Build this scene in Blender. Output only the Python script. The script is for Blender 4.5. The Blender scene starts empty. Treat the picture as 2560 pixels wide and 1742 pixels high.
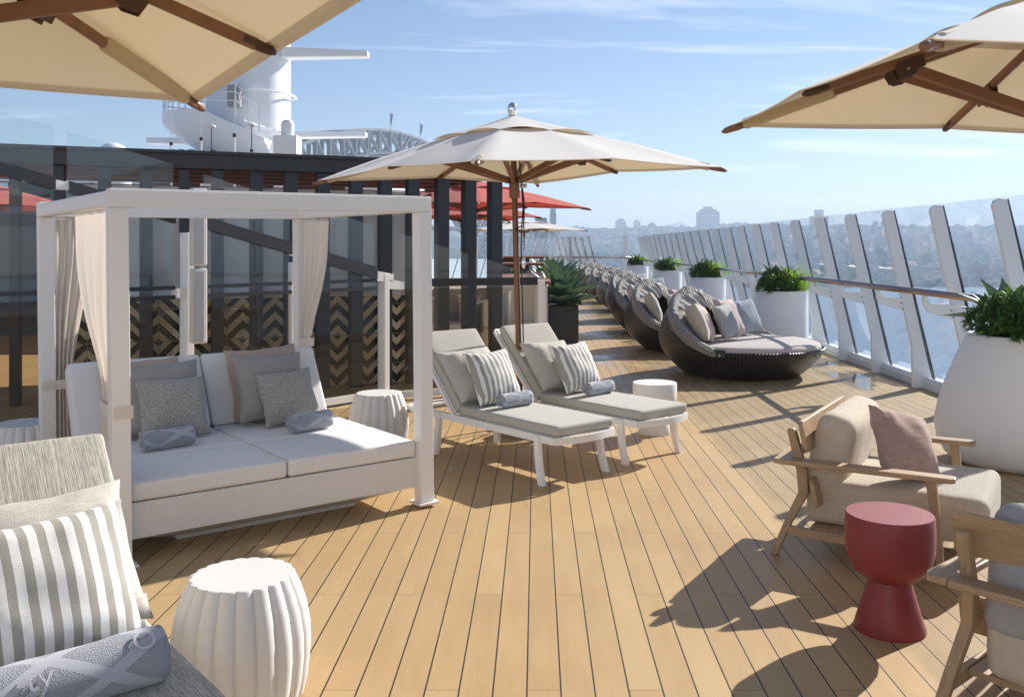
import bpy, bmesh, math, random
from mathutils import Vector, Matrix, noise
random.seed(7)
R = math.radians
S = bpy.context.scene
COL = S.collection
PI = math.pi

# ---------------------------------------------------------------- camera, sky, sun, exposure
cam = bpy.data.cameras.new('camera'); camo = bpy.data.objects.new('camera', cam); COL.objects.link(camo)
camo.location = (0, 0, 1.65); camo.rotation_euler = (R(90), 0, 0)
cam.sensor_width = 36; cam.lens = 2300 / 2560 * 36; cam.shift_x = -60 / 2560; cam.shift_y = -253 / 2560
cam.clip_end = 20000; cam.clip_start = .05
S.camera = camo
SUN_EL, SUN_DIR = R(29.3), Vector((.712, .702))
W = bpy.data.worlds.new('World'); S.world = W; W.use_nodes = True
nt = W.node_tree; nt.nodes.clear()
def wn(t, **k):
    n = nt.nodes.new(t)
    for a, b in k.items(): setattr(n, a, b)
    return n
sky = wn('ShaderNodeTexSky', sky_type='NISHITA', sun_disc=False)
sky.sun_elevation = SUN_EL; sky.sun_rotation = math.atan2(SUN_DIR.x, SUN_DIR.y)
sky.air_density = 1.0; sky.dust_density = .08; sky.ozone_density = 5.0; sky.altitude = 0
bg = wn('ShaderNodeBackground'); bg.inputs[1].default_value = .064
out = wn('ShaderNodeOutputWorld')
tc = wn('ShaderNodeTexCoord'); sep = wn('ShaderNodeSeparateXYZ'); nt.links.new(tc.outputs['Generated'], sep.inputs[0])
mz = wn('ShaderNodeMath', operation='MAXIMUM'); nt.links.new(sep.outputs[2], mz.inputs[0]); mz.inputs[1].default_value = .03
mz2 = wn('ShaderNodeMath', operation='ADD'); nt.links.new(mz.outputs[0], mz2.inputs[0]); mz2.inputs[1].default_value = .10
dx = wn('ShaderNodeMath', operation='DIVIDE'); nt.links.new(sep.outputs[0], dx.inputs[0]); nt.links.new(mz2.outputs[0], dx.inputs[1])
dy = wn('ShaderNodeMath', operation='DIVIDE'); nt.links.new(sep.outputs[1], dy.inputs[0]); nt.links.new(mz2.outputs[0], dy.inputs[1])
cb = wn('ShaderNodeCombineXYZ'); nt.links.new(dx.outputs[0], cb.inputs[0]); nt.links.new(dy.outputs[0], cb.inputs[1])
mp = wn('ShaderNodeMapping'); nt.links.new(cb.outputs[0], mp.inputs[0]); mp.inputs['Scale'].default_value = (.42, 1.7, 1); mp.inputs['Rotation'].default_value = (0, 0, R(-10)); mp.inputs['Location'].default_value = (1.0, .35, 0)
n1 = wn('ShaderNodeTexNoise'); nt.links.new(mp.outputs[0], n1.inputs['Vector']); n1.inputs['Scale'].default_value = 1.0; n1.inputs['Detail'].default_value = 8; n1.inputs['Roughness'].default_value = .62; n1.inputs['Distortion'].default_value = .5
rp = wn('ShaderNodeValToRGB'); nt.links.new(n1.outputs[0], rp.inputs[0]); rp.color_ramp.elements[0].position = .53; rp.color_ramp.elements[1].position = .74
mc = wn('ShaderNodeMixRGB'); nt.links.new(rp.outputs[0], mc.inputs[0]); tint = wn('ShaderNodeMixRGB', blend_type='MULTIPLY'); tint.inputs[0].default_value = 1; tint.inputs[2].default_value = (1.10, .965, .92, 1); nt.links.new(sky.outputs[0], tint.inputs[1]); nt.links.new(tint.outputs[0], mc.inputs[1]); mc.inputs[2].default_value = (9.5, 9.8, 10.4, 1)
nt.links.new(mc.outputs[0], bg.inputs[0]); nt.links.new(bg.outputs[0], out.inputs[0])
sl = bpy.data.lights.new('sun', 'SUN'); sl.energy = 4.3; sl.angle = R(.5); sl.color = (1, .95, .89)
so = bpy.data.objects.new('sun', sl); COL.objects.link(so)
sd = Vector((SUN_DIR.x * math.cos(SUN_EL), SUN_DIR.y * math.cos(SUN_EL), math.sin(SUN_EL)))
so.rotation_euler = sd.to_track_quat('Z', 'Y').to_euler(); so.location = (20, 20, 30)
S.view_settings.view_transform = 'Standard'; S.view_settings.look = 'None'; S.view_settings.gamma = 1
S.view_settings.exposure = 1.02
S.cycles.max_bounces = 8; S.cycles.transparent_max_bounces = 24; S.cycles.volume_bounces = 0
S.cycles.use_denoising = True

# ---------------------------------------------------------------- helpers
def bm_(): return bmesh.new()
def obj(name, bm, m, parent=None, smooth=False, loc=None, rot=None, bevel=0):
    me = bpy.data.meshes.new(name); bmesh.ops.recalc_face_normals(bm, faces=bm.faces) if len(bm.faces) < 60000 else None
    bm.to_mesh(me); bm.free()
    ms = m if isinstance(m, (list, tuple)) else [m]
    for x in ms: me.materials.append(x)
    if smooth:
        for p in me.polygons: p.use_smooth = len(p.vertices) < 13
        if smooth == 'auto':
            try: me.set_sharp_from_angle(angle=R(40))
            except Exception: pass
    o = bpy.data.objects.new(name, me); COL.objects.link(o)
    if parent: o.parent = parent
    if loc is not None: o.location = loc
    if rot is not None: o.rotation_euler = rot
    if bevel:
        b = o.modifiers.new('bevel', 'BEVEL'); b.width = bevel; b.segments = 2; b.limit_method = 'ANGLE'
    return o
def tag(o, label=None, cat=None, group=None, kind=None):
    for k, v in (('label', label), ('category', cat), ('group', group), ('kind', kind)):
        if v: o[k] = v
    return o
def thing(name, label, cat, loc=(0, 0, 0), rz=0, group=None):
    o = bpy.data.objects.new(name, None); COL.objects.link(o); o.empty_display_size = .1
    o.location = loc; o.rotation_euler = (0, 0, rz)
    return tag(o, label, cat, group)
def dup(o, parent=None):
    c = o.copy(); COL.objects.link(c)
    if parent: c.parent = parent
    for ch in list(o.children): dup(ch, c)
    return c
def dupt(o, loc, rz, label, group=None):
    c = dup(o); c.location = loc; c.rotation_euler = (0, 0, rz); tag(c, label, None, group); return c
def box(bm, c, s, rz=0, rot=None):
    m = Matrix.Translation(c) @ (rot.to_4x4() if rot is not None else Matrix.Rotation(rz, 4, 'Z')) @ Matrix.Diagonal((s[0], s[1], s[2], 1))
    return bmesh.ops.create_cube(bm, size=1, matrix=m)['verts']
def beam(bm, a, b, w, h, up=Vector((0, 0, 1)), ext=0):
    a, b = Vector(a), Vector(b); d = b - a; L = d.length; d.normalize()
    x = d.cross(up); x = x.normalized() if x.length > 1e-4 else Vector((1, 0, 0)); u = x.cross(d).normalized()
    rot = Matrix((x, d, u)).transposed()
    return box(bm, (a + b) / 2, (w, L + ext, h), rot=rot)
def tube(bm, pts, r, n=8, cap=True, radii=None):
    pts = [Vector(p) for p in pts]; rings = []; x = None
    for i, p in enumerate(pts):
        d = (pts[min(i + 1, len(pts) - 1)] - pts[max(i - 1, 0)]).normalized()
        if x is None:
            x = d.orthogonal().normalized()
        else:
            x = (x - d * x.dot(d)); x = x.normalized() if x.length > 1e-5 else d.orthogonal().normalized()
        y = d.cross(x); rr = radii[i] if radii else r
        rings.append([bm.verts.new(p + (x * math.cos(2 * PI * k / n) + y * math.sin(2 * PI * k / n)) * rr) for k in range(n)])
    loft(bm, rings, cap)
def loft(bm, rings, cap=True, closed=True):
    n = len(rings[0])
    for a, b in zip(rings, rings[1:]):
        for k in range(n if closed else n - 1):
            try: bm.faces.new((a[k], a[(k + 1) % n], b[(k + 1) % n], b[k]))
            except ValueError: pass
    if cap:
        for r_ in (rings[0], rings[-1]):
            try: bm.faces.new(r_)
            except ValueError: pass
def lathe(bm, prof, n=40, fn=None, cap=True, off=None):
    rings = []
    for i, (r, z) in enumerate(prof):
        ox = off[i] if off else 0
        rings.append([bm.verts.new((ox + math.cos(2 * PI * k / n) * (r * (fn(2 * PI * k / n, z) if fn else 1)), math.sin(2 * PI * k / n) * (r * (fn(2 * PI * k / n, z) if fn else 1)), z)) for k in range(n)])
    loft(bm, rings, cap)
def prism(bm, poly, t, frame):      # poly of 2d points; frame(u, v, w) -> 3d
    a = [bm.verts.new(frame(u, v, -t / 2)) for u, v in poly]; b = [bm.verts.new(frame(u, v, t / 2)) for u, v in poly]
    loft(bm, [a, b])
def rbox(bm, c, s, r=.03, puff=0, rot=None, wr=0, seed=0):
    hx, hy, hz = s[0] / 2, s[1] / 2, s[2] / 2; r = min(r, hx * .98, hy * .98, hz * .98)
    def ax(h, mid):
        l = [-h, -h + r * .3, -h + r * .65, -h + r]; return l + [(-h + r) + (2 * (h - r)) * i / mid for i in range(1, mid)] + [-x for x in reversed(l)]
    X, Y, Z = ax(hx, 8), ax(hy, 8), ax(hz, 2); nx, ny, nz = len(X), len(Y), len(Z); vs = {}
    T = Matrix.Translation(c) @ (rot.to_4x4() if rot is not None else Matrix())
    def V(i, j, k):
        if (i, j, k) not in vs:
            p = Vector((X[i], Y[j], Z[k])); q = Vector((max(-hx + r, min(hx - r, p.x)), max(-hy + r, min(hy - r, p.y)), max(-hz + r, min(hz - r, p.z))))
            d = p - q
            if d.length > 1e-6: p = q + d.normalized() * r
            if puff: p.z += math.copysign(puff, p.z) * max(0, 1 - (p.x / hx) ** 2) * max(0, 1 - (p.y / hy) ** 2) * (1 if abs(p.z) > 1e-4 else 0); 
            if wr: p += wr * noise.noise_vector(p * 6 + Vector((seed * 3.1, seed, 0)))
            vs[i, j, k] = bm.verts.new(T @ p)
        return vs[i, j, k]
    for (a, b, f) in ((nx, ny, lambda i, j, e: (i, j, e * (nz - 1))), (nx, nz, lambda i, j, e: (i, e * (ny - 1), j)), (ny, nz, lambda i, j, e: (e * (nx - 1), i, j))):
        for e in (0, 1):
            for i in range(a - 1):
                for j in range(b - 1):
                    bm.faces.new([V(*f(i, j, e)), V(*f(i + 1, j, e)), V(*f(i + 1, j + 1, e)), V(*f(i, j + 1, e))])
def pillow_bm(w, h, t, seed=0, n=22, ear=.085):
    bm = bm_(); g = {}
    for s in (1, -1):
        for i in range(n + 1):
            for j in range(n + 1):
                u, v = -1 + 2 * i / n, -1 + 2 * j / n
                u, v = math.sin(u * PI / 2) * .45 + u * .55, math.sin(v * PI / 2) * .45 + v * .55
                edge = i in (0, n) or j in (0, n)
                if edge and s == -1: g[s, i, j] = g[1, i, j]; continue
                x = w / 2 * u * (1 - ear * (1 - v * v) * abs(u)); y = h / 2 * v * (1 - ear * (1 - u * u) * abs(v))
                z = 0 if edge else s * t * .62 * ((1 - u ** 2 * abs(u)) * (1 - v ** 2 * abs(v))) ** .62
                p = Vector((x, y, z)); k = 0 if edge else 1
                q = Vector((u * 1.6, v * 1.6, s * .5 + seed * 2.3))
                p.z += .014 * k * noise.noise(q * 1.2) + .010 * k * noise.noise(q * 3 + Vector((5, 0, 0))) * (abs(u * v) + .25) * 1.6
                p.x += .008 * noise.noise(Vector((v * 2, seed, 1))) ; p.y += .008 * noise.noise(Vector((u * 2, seed, 4)))
                g[s, i, j] = bm.verts.new(p)
    for s in (1, -1):
        for i in range(n):
            for j in range(n):
                q = [g[s, i, j], g[s, i + 1, j], g[s, i + 1, j + 1], g[s, i, j + 1]]
                bm.faces.new(q if s > 0 else q[::-1])
    return bm
def grid_mesh(bm, f, nu, nv, closed_u=False):
    v = [[bm.verts.new(f(i / nu, j / nv)) for j in range(nv + 1)] for i in range(nu + (0 if closed_u else 1))]
    for i in range(nu):
        for j in range(nv):
            bm.faces.new((v[i][j], v[(i + 1) % len(v)][j], v[(i + 1) % len(v)][j + 1], v[i][j + 1]))
    return v
def sm(t): t = max(0, min(1, t)); return t * t * (3 - 2 * t)

# ---------------------------------------------------------------- materials
class NB:
    def __init__(s, name):
        s.m = bpy.data.materials.new(name); s.m.use_nodes = True; s.t = s.m.node_tree; s.b = s.t.nodes['Principled BSDF']; s.o = s.t.nodes['Material Output']
        s.tc = s.n('ShaderNodeTexCoord')
    def n(s, typ, **k):
        x = s.t.nodes.new(typ)
        for a, b in k.items(): setattr(x, a, b)
        return x
    def l(s, a, b): s.t.links.new(a, b)
    def val(s, v, sock):
        if isinstance(v, (int, float)): sock.default_value = v
        else: s.l(v, sock)
    def math(s, op, a, b=0, c=None):
        x = s.n('ShaderNodeMath', operation=op); s.val(a, x.inputs[0]); s.val(b, x.inputs[1])
        if c is not None: s.val(c, x.inputs[2])
        return x.outputs[0]
    def vec(s, scale=(1, 1, 1), rot=(0, 0, 0), loc=(0, 0, 0), src='Object'):
        mp = s.n('ShaderNodeMapping'); s.l(s.tc.outputs[src], mp.inputs[0]); mp.inputs['Scale'].default_value = scale; mp.inputs['Rotation'].default_value = rot; mp.inputs['Location'].default_value = loc
        return mp.outputs[0]
    def noise(s, sc=5, det=3, v=None, rough=.55, dist=0):
        x = s.n('ShaderNodeTexNoise'); x.inputs['Scale'].default_value = sc; x.inputs['Detail'].default_value = det; x.inputs['Roughness'].default_value = rough; x.inputs['Distortion'].default_value = dist
        s.l(v if v is not None else s.tc.outputs['Object'], x.inputs['Vector']); return x.outputs[0]
    def ramp(s, f, a, b, c0=(0, 0, 0, 1), c1=(1, 1, 1, 1)):
        x = s.n('ShaderNodeValToRGB'); s.l(f, x.inputs[0]); e = x.color_ramp.elements; e[0].position = a; e[1].position = b; e[0].color = c0; e[1].color = c1
        return x.outputs[0]
    def mix(s, f, a, b, mode='MIX'):
        x = s.n('ShaderNodeMixRGB', blend_type=mode); s.val(f, x.inputs[0])
        for v, k in ((a, 1), (b, 2)):
            if isinstance(v, (tuple, list)): x.inputs[k].default_value = (v[0], v[1], v[2], 1)
            else: s.l(v, x.inputs[k])
        return x.outputs[0]
    def color(s, c):
        if isinstance(c, (tuple, list)): s.b.inputs['Base Color'].default_value = (c[0], c[1], c[2], 1)
        else: s.l(c, s.b.inputs['Base Color'])
    def bump(s, h, strength=.3, dist=.01):
        x = s.n('ShaderNodeBump'); x.inputs['Strength'].default_value = strength; x.inputs['Distance'].default_value = dist; s.l(h, x.inputs['Height']); s.l(x.outputs[0], s.b.inputs['Normal'])
    def set(s, **k):
        for a, b in k.items():
            nm = {'rough': 'Roughness', 'metal': 'Metallic', 'spec': 'Specular IOR Level', 'sheen': 'Sheen Weight'}[a]; s.val(b, s.b.inputs[nm])
def vary(c, k): return tuple(min(1, x * k) for x in c)
def plain(name, c, rough=.5, metal=0, amt=.08, nsc=3, bump=0, bsc=120, spec=.5):
    N = NB(name); f = N.noise(nsc, 4); N.color(N.mix(f, vary(c, 1 - amt), vary(c, 1 + amt)))
    r = N.noise(nsc * 6, 3); N.set(rough=N.math('MULTIPLY_ADD', r, .16, rough - .08), metal=metal, spec=spec)
    if bump: N.bump(N.noise(bsc, 2), bump, .004)
    return N.m
def fabric(name, c, weave=(260, 260), amt=.14, bump=.35, slub=.0, sheen=.15, rough=.9, trans=0, tint=None):
    N = NB(name)
    a = N.noise(1, 2, N.vec((weave[0], weave[1] * .09, weave[0]))); b = N.noise(1, 2, N.vec((weave[0] * .09, weave[1], weave[1] * .09)))
    w = N.math('MULTIPLY', N.math('ADD', a, b), .5); big = N.noise(5, 3)
    f = N.math('ADD', N.math('MULTIPLY', N.math('SUBTRACT', w, .5), 2.2), N.math('MULTIPLY_ADD', big, .3, .35))
    N.color(N.mix(f, vary(c, 1 - amt), vary(c, 1 + amt))); N.set(rough=rough, sheen=sheen, spec=.2); N.bump(w, bump, .004)
    if trans:
        tr = N.n('ShaderNodeBsdfTranslucent'); tr.inputs[0].default_value = (*(tint or c), 1); mx = N.n('ShaderNodeMixShader'); mx.inputs[0].default_value = trans
        N.l(N.b.outputs[0], mx.inputs[1]); N.l(tr.outputs[0], mx.inputs[2]); N.l(mx.outputs[0], N.o.inputs[0])
    return N.m
def wood(name, c, scale=(2, 40, 40), amt=.35, rough=.55):
    N = NB(name); f = N.noise(1, 5, N.vec(scale), .6, 1.2); g = N.noise(1, 3, N.vec(tuple(x * 4 for x in scale)))
    N.color(N.mix(N.ramp(N.math('MULTIPLY_ADD', g, .3, N.math('MULTIPLY', f, .75)), .25, .75), vary(c, 1 - amt), vary(c, 1 + amt))); N.set(rough=rough); N.bump(f, .25, .004); return N.m
def stripes(name, c1, c2, period, axis=0, phase=0, duty=.5):
    N = NB(name); sp = N.n('ShaderNodeSeparateXYZ'); N.l(N.tc.outputs['Object'], sp.inputs[0])
    f = N.math('FRACT', N.math('ADD', N.math('DIVIDE', sp.outputs[axis], period), 20 + phase)); k = N.math('LESS_THAN', f, duty)
    w = N.noise(1, 2, N.vec((300, 300, 300))); N.color(N.mix(N.math('MULTIPLY', w, .12), N.mix(k, c1, c2), (.1, .1, .1))); N.set(rough=.9, sheen=.15, spec=.2); N.bump(w, .3, .003); return N.m
def glass(name, tint=(.9, .97, .98), haze=.02, hazecol=(.75, .8, .85), gloss=.9, dusty=False, rough=.0, f0=.045):
    N = NB(name); N.t.nodes.remove(N.b)
    tr = N.n('ShaderNodeBsdfTransparent'); tr.inputs[0].default_value = (*tint, 1); gl = N.n('ShaderNodeBsdfGlossy'); gl.inputs['Roughness'].default_value = rough
    fr = N.n('ShaderNodeLayerWeight'); fr.inputs[0].default_value = .5
    ff = N.math('MULTIPLY_ADD', N.math('POWER', fr.outputs['Facing'], 5), .9, f0)
    m1 = N.n('ShaderNodeMixShader'); N.l(N.math('MULTIPLY', ff, gloss), m1.inputs[0]); N.l(tr.outputs[0], m1.inputs[1]); N.l(gl.outputs[0], m1.inputs[2])
    df = N.n('ShaderNodeBsdfDiffuse'); df.inputs[0].default_value = (*hazecol, 1); m2 = N.n('ShaderNodeMixShader')
    if dusty:
        f = N.math('ADD', N.math('MULTIPLY', N.ramp(N.noise(45, 3), .63, .78), .3), N.math('MULTIPLY', N.ramp(N.noise(3, 5, N.vec((1, 1, .5))), .35, .75), haze)); N.l(f, m2.inputs[0])
    else: m2.inputs[0].default_value = haze
    N.l(m1.outputs[0], m2.inputs[1]); N.l(df.outputs[0], m2.inputs[2]); N.l(m2.outputs[0], N.o.inputs[0]); return N.m

white_paint = plain('white_paint', (.80, .79, .77), .42, amt=.03)
ship_white = plain('ship_white', (.78, .79, .80), .5, amt=.04)
white_plastic = plain('white_plastic', (.68, .665, .64), .55, amt=.03, bump=.05)
planter_white = plain('planter_white', (.78, .77, .78), .5, amt=.03)
black_metal = plain('black_metal', (.018, .02, .024), .45, amt=.15)
navy_metal = plain('navy_metal', (.028, .034, .045), .5, amt=.12)
rubber = plain('black_rubber', (.012, .012, .013), .7)
chrome = plain('chrome', (.8, .8, .8), .1, 1, amt=.02)
steel = plain('brushed_steel', (.55, .53, .48), .32, 1, amt=.06)
dark_planter = plain('dark_planter', (.028, .027, .028), .55, amt=.15)
umb_wood = wood('umbrella_wood', (.21, .098, .047), (3, 30, 3), .3, .45)
umb_bracket = plain('bronze_bracket', (.075, .042, .025), .4, .3)
teak_x = wood('teak_crosswise', (.37, .25, .14), (3, 45, 45))
teak_y = wood('teak_lengthwise', (.37, .25, .14), (45, 3, 45))
teak_z = wood('teak_upright', (.35, .235, .13), (45, 45, 3))
slat_red = plain('slat_red', (.34, .11, .08), .6)
rail_brown = plain('handrail_brown', (.46, .37, .34), .22, .8, amt=.08)
bar_wood = wood('bar_wood', (.25, .10, .05), (3, 40, 40))
canvas = fabric('umbrella_canvas', (.72, .705, .67), (220, 220), .05, .15, trans=.19, tint=(.72, .53, .28))
canvas_tan = fabric('canvas_sleeve', (.52, .44, .31), (220, 220), .08, .2)
red_canvas = fabric('red_canvas', (.60, .105, .075), (200, 200), .06, .15, trans=.25, tint=(.5, .06, .04))
daybed_vinyl = fabric('daybed_fabric', (.74, .725, .70), (420, 420), .03, .1, sheen=.05)
curtain_cloth = fabric('curtain_cloth', (.82, .77, .71), (350, 350), .05, .12, trans=.25, tint=(.78, .70, .60))
lounge_grey = fabric('lounger_fabric', (.44, .425, .375), (420, 420), .12, .3)
ribbed_grey = NB('ribbed_lounger_fabric')
_a = ribbed_grey.noise(1, 2, ribbed_grey.vec((330, 5, 5))); _b = ribbed_grey.noise(1, 2, ribbed_grey.vec((130, 24, 24)))
ribbed_grey.color(ribbed_grey.mix(ribbed_grey.ramp(ribbed_grey.math('MULTIPLY_ADD', _a, .6, ribbed_grey.math('MULTIPLY', _b, .4)), .36, .62), (.27, .26, .225), (.56, .54, .47))); ribbed_grey.set(rough=.95, spec=.15); ribbed_grey.bump(_a, .5, .004); ribbed_grey = ribbed_grey.m
pil_grey = fabric('grey_pillow_cloth', (.47, .45, .40), (260, 90), .22, .4)
pil_midgrey = fabric('linen_grey_cloth', (.31, .30, .28), (320, 320), .2, .35)
pil_boucle = NB('boucle_cloth'); _v = pil_boucle.noise(150, 3); pil_boucle.color(pil_boucle.mix(pil_boucle.ramp(_v, .35, .65), (.22, .21, .19), (.50, .48, .44))); pil_boucle.set(rough=1, sheen=.2, spec=.1); pil_boucle.bump(_v, .9, .008); pil_boucle = pil_boucle.m
pil_blush = fabric('blush_linen_cloth', (.44, .335, .265), (300, 300), .12, .25)
pil_pink = fabric('pink_linen_cloth', (.52, .40, .37), (300, 120), .1, .25)
pil_beige = fabric('beige_linen_cloth', (.50, .46, .39), (300, 300), .1, .25)
pil_blue = fabric('blue_grey_cloth', (.36, .385, .40), (300, 120), .1, .25)
pil_weave = stripes('fine_woven_cloth', (.50, .49, .45), (.24, .25, .25), .011, 0)
mauve_seat = fabric('mauve_seat_cloth', (.60, .50, .44), (220, 220), .1, .25)
hood_cloth = fabric('hood_cloth', (.31, .285, .255), (240, 240), .1, .2)
chair_linen = fabric('chair_linen', (.50, .43, .335), (250, 130), .16, .35)
chair_grey = fabric('grey_chair_linen', (.34, .33, .33), (250, 130), .14, .35)  # even grey linen for one chair's back cushion and the banquette backrest
mauve_weave = fabric('mauve_weave_cloth', (.36, .255, .215), (150, 150), .28, .5)
strip_cloth = stripes('striped_cloth', (.80, .79, .76), (.36, .345, .30), .050, 0, .25)
red_lacquer = plain('red_lacquer', (.225, .027, .032), .5, amt=.05)
leaf_blue = plain('agave_leaf', (.085, .155, .12), .36, amt=.35, nsc=6)
leaf_dark = plain('shrub_leaf', (.075, .14, .035), .42, amt=.5, nsc=9)
leaf_lime = plain('grass_leaf', (.26, .42, .05), .5, amt=.35, nsc=8)
def leafy(m, c, k=.35):
    t = m.node_tree; b = t.nodes['Principled BSDF']; o = t.nodes['Material Output']; tr = t.nodes.new('ShaderNodeBsdfTranslucent'); tr.inputs[0].default_value = (*c, 1); mx = t.nodes.new('ShaderNodeMixShader'); mx.inputs[0].default_value = k; t.links.new(b.outputs[0], mx.inputs[1]); t.links.new(tr.outputs[0], mx.inputs[2]); t.links.new(mx.outputs[0], o.inputs[0])
leafy(leaf_dark, (.14, .26, .03)); leafy(leaf_lime, (.42, .66, .05), .5); leafy(leaf_blue, (.10, .18, .06), .18)
soil = plain('soil', (.03, .022, .016), .95)
dark_bark = plain('bark', (.08, .06, .045), .9)

def deck_mat():
    N = NB('deck_planks'); sp = N.n('ShaderNodeSeparateXYZ'); N.l(N.tc.outputs['Object'], sp.inputs[0]); x, y = sp.outputs[0], sp.outputs[1]
    wv = .12655
    xs = N.math('DIVIDE', N.math('SUBTRACT', x, .0927), wv); xi = N.math('FLOOR', xs); xf = N.math('FRACT', N.math('ADD', xs, 400))
    d = N.math('MINIMUM', xf, N.math('SUBTRACT', 1, xf)); line = N.math('LESS_THAN', d, .025)
    m3 = N.math('FLOORED_MODULO', xi, 3); L = 2.8275
    ys = N.math('DIVIDE', N.math('SUBTRACT', N.math('SUBTRACT', y, 4.3735), N.math('MULTIPLY', m3, .9425)), L); yi = N.math('FLOOR', ys); yf = N.math('FRACT', N.math('ADD', ys, 60))
    dy = N.math('MINIMUM', yf, N.math('SUBTRACT', 1, yf)); seam = N.math('LESS_THAN', dy, .0006)
    wh = N.n('ShaderNodeTexWhiteNoise', noise_dimensions='2D'); cbn = N.n('ShaderNodeCombineXYZ'); N.l(xi, cbn.inputs[0]); N.l(yi, cbn.inputs[1]); N.l(cbn.outputs[0], wh.inputs['Vector'])
    mv = N.n('ShaderNodeVectorMath', operation='ADD'); N.l(N.tc.outputs['Object'], mv.inputs[0]); sc = N.n('ShaderNodeVectorMath', operation='SCALE'); N.l(wh.outputs['Color'], sc.inputs[0]); sc.inputs['Scale'].default_value = 7; N.l(sc.outputs[0], mv.inputs[1])
    mp = N.n('ShaderNodeMapping'); N.l(mv.outputs[0], mp.inputs[0]); mp.inputs['Scale'].default_value = (110, 2.2, 1)
    gr = N.noise(1, 4, mp.outputs[0], .6)
    mp2 = N.n('ShaderNodeMapping'); N.l(mv.outputs[0], mp2.inputs[0]); mp2.inputs['Scale'].default_value = (9, 1.6, 1); cl = N.noise(1, 3, mp2.outputs[0], .5, .4)
    c = N.mix(N.math('MULTIPLY_ADD', cl, .55, N.math('MULTIPLY', gr, .45)), (.365, .230, .106), (.560, .395, .198))
    c = N.mix(N.math('MULTIPLY', N.math('SUBTRACT', wh.outputs['Value'], .5), .32), c, (.72, .54, .28))
    c = N.mix(N.ramp(N.noise(1.1, 4), .45, .8), c, N.mix(1, c, (.93, .88, .84), 'MULTIPLY'))
    st = N.ramp(N.noise(.9, 5, N.vec((1, .8, 1), loc=(3, 1, 0)), .6, .5), .56, .72); c = N.mix(N.math('MULTIPLY', st, .13), c, (.2, .13, .07))
    c = N.mix(seam, c, (.16, .105, .055)); c = N.mix(line, c, (.03, .032, .03))
    # wet patches beside the rail
    wet0 = N.ramp(N.noise(1.1, 3, N.vec((1.6, .7, 1), loc=(0, 3.3, 0))), .47, .54)
    inx = N.math('MULTIPLY', N.math('GREATER_THAN', x, 3.55), N.math('MULTIPLY', N.math('GREATER_THAN', y, 10.6), N.math('LESS_THAN', y, 15.5)))
    edge = N.math('MULTIPLY', N.ramp(N.math('SUBTRACT', x, 3.4), .25, .5), inx); wet = N.math('MULTIPLY', wet0, edge)
    sh = N.ramp(N.noise(.55, 3, N.vec((1, .8, 1), loc=(5, 0, 0)), .5, .3), .52, .66)   # thin damp film near the seats
    c = N.mix(wet, c, N.mix(1, c, (.5, .5, .5), 'MULTIPLY')); N.color(c)
    ro = N.math('MULTIPLY_ADD', gr, .2, .42); ro = N.math('SUBTRACT', ro, N.math('MULTIPLY', sh, .05)); reg = N.math('MULTIPLY', N.math('GREATER_THAN', y, 11.2), N.math('MULTIPLY', N.ramp(x, .5, .9), N.math('LESS_THAN', x, 2.4))); film = N.math('MULTIPLY', N.ramp(N.noise(.8, 4, N.vec((.6, .8, 1), loc=(2, 0, 0)), .55, .3), .46, .60), reg); ro = N.math('MULTIPLY_ADD', film, -.30, ro); ro = N.math('MULTIPLY_ADD', wet, -.46, ro); N.set(rough=N.math('MAXIMUM', ro, .04), spec=.28)
    h = N.math('SUBTRACT', N.math('MULTIPLY', gr, .12), N.math('MAXIMUM', line, seam)); h = N.math('MULTIPLY', h, N.math('SUBTRACT', 1, wet)); N.bump(h, .3, .004); return N.m
def wicker_mat():
    N = NB('wicker'); sp = N.n('ShaderNodeSeparateXYZ'); N.l(N.tc.outputs['Object'], sp.inputs[0])
    an = N.math('ARCTAN2', sp.outputs[1], sp.outputs[0]); v = N.math('MULTIPLY_ADD', N.math('SINE', N.math('MULTIPLY', an, 150)), .5, .5)
    hz = N.math('MULTIPLY_ADD', N.math('SINE', N.math('MULTIPLY', sp.outputs[2], 420)), .5, .5)
    f = N.math('MULTIPLY', v, N.math('MULTIPLY_ADD', hz, .5, .5)); N.color(N.mix(f, (.008, .006, .005), (.058, .043, .034))); N.set(rough=.42); N.bump(f, .7, .008); return N.m
def towel_mat():
    N = NB('towel_terry'); sp = N.n('ShaderNodeSeparateXYZ'); N.l(N.tc.outputs['Object'], sp.inputs[0])
    an = N.math('ARCTAN2', sp.outputs[2], sp.outputs[1])
    a2 = N.math('ABSOLUTE', N.math('SUBTRACT', N.math('FRACT', N.math('MULTIPLY_ADD', an, .45, 10.2)), .5)); x2 = N.math('ABSOLUTE', N.math('SUBTRACT', N.math('FRACT', N.math('MULTIPLY_ADD', sp.outputs[0], 3.4, 10.25)), .5))
    k = N.math('LESS_THAN', N.math('ABSOLUTE', N.math('SUBTRACT', a2, x2)), .105)
    pn = N.noise(260, 2); c = N.mix(k, N.mix(pn, (.215, .23, .265), (.39, .405, .445)), N.mix(pn, (.37, .385, .43), (.43, .445, .49))); N.color(c); N.set(rough=1, sheen=.35, spec=.1)
    N.bump(N.math('ADD', N.math('MULTIPLY', pn, N.math('SUBTRACT', 1.1, k)), N.math('MULTIPLY', k, -.4)), .8, .006); return N.m
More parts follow.
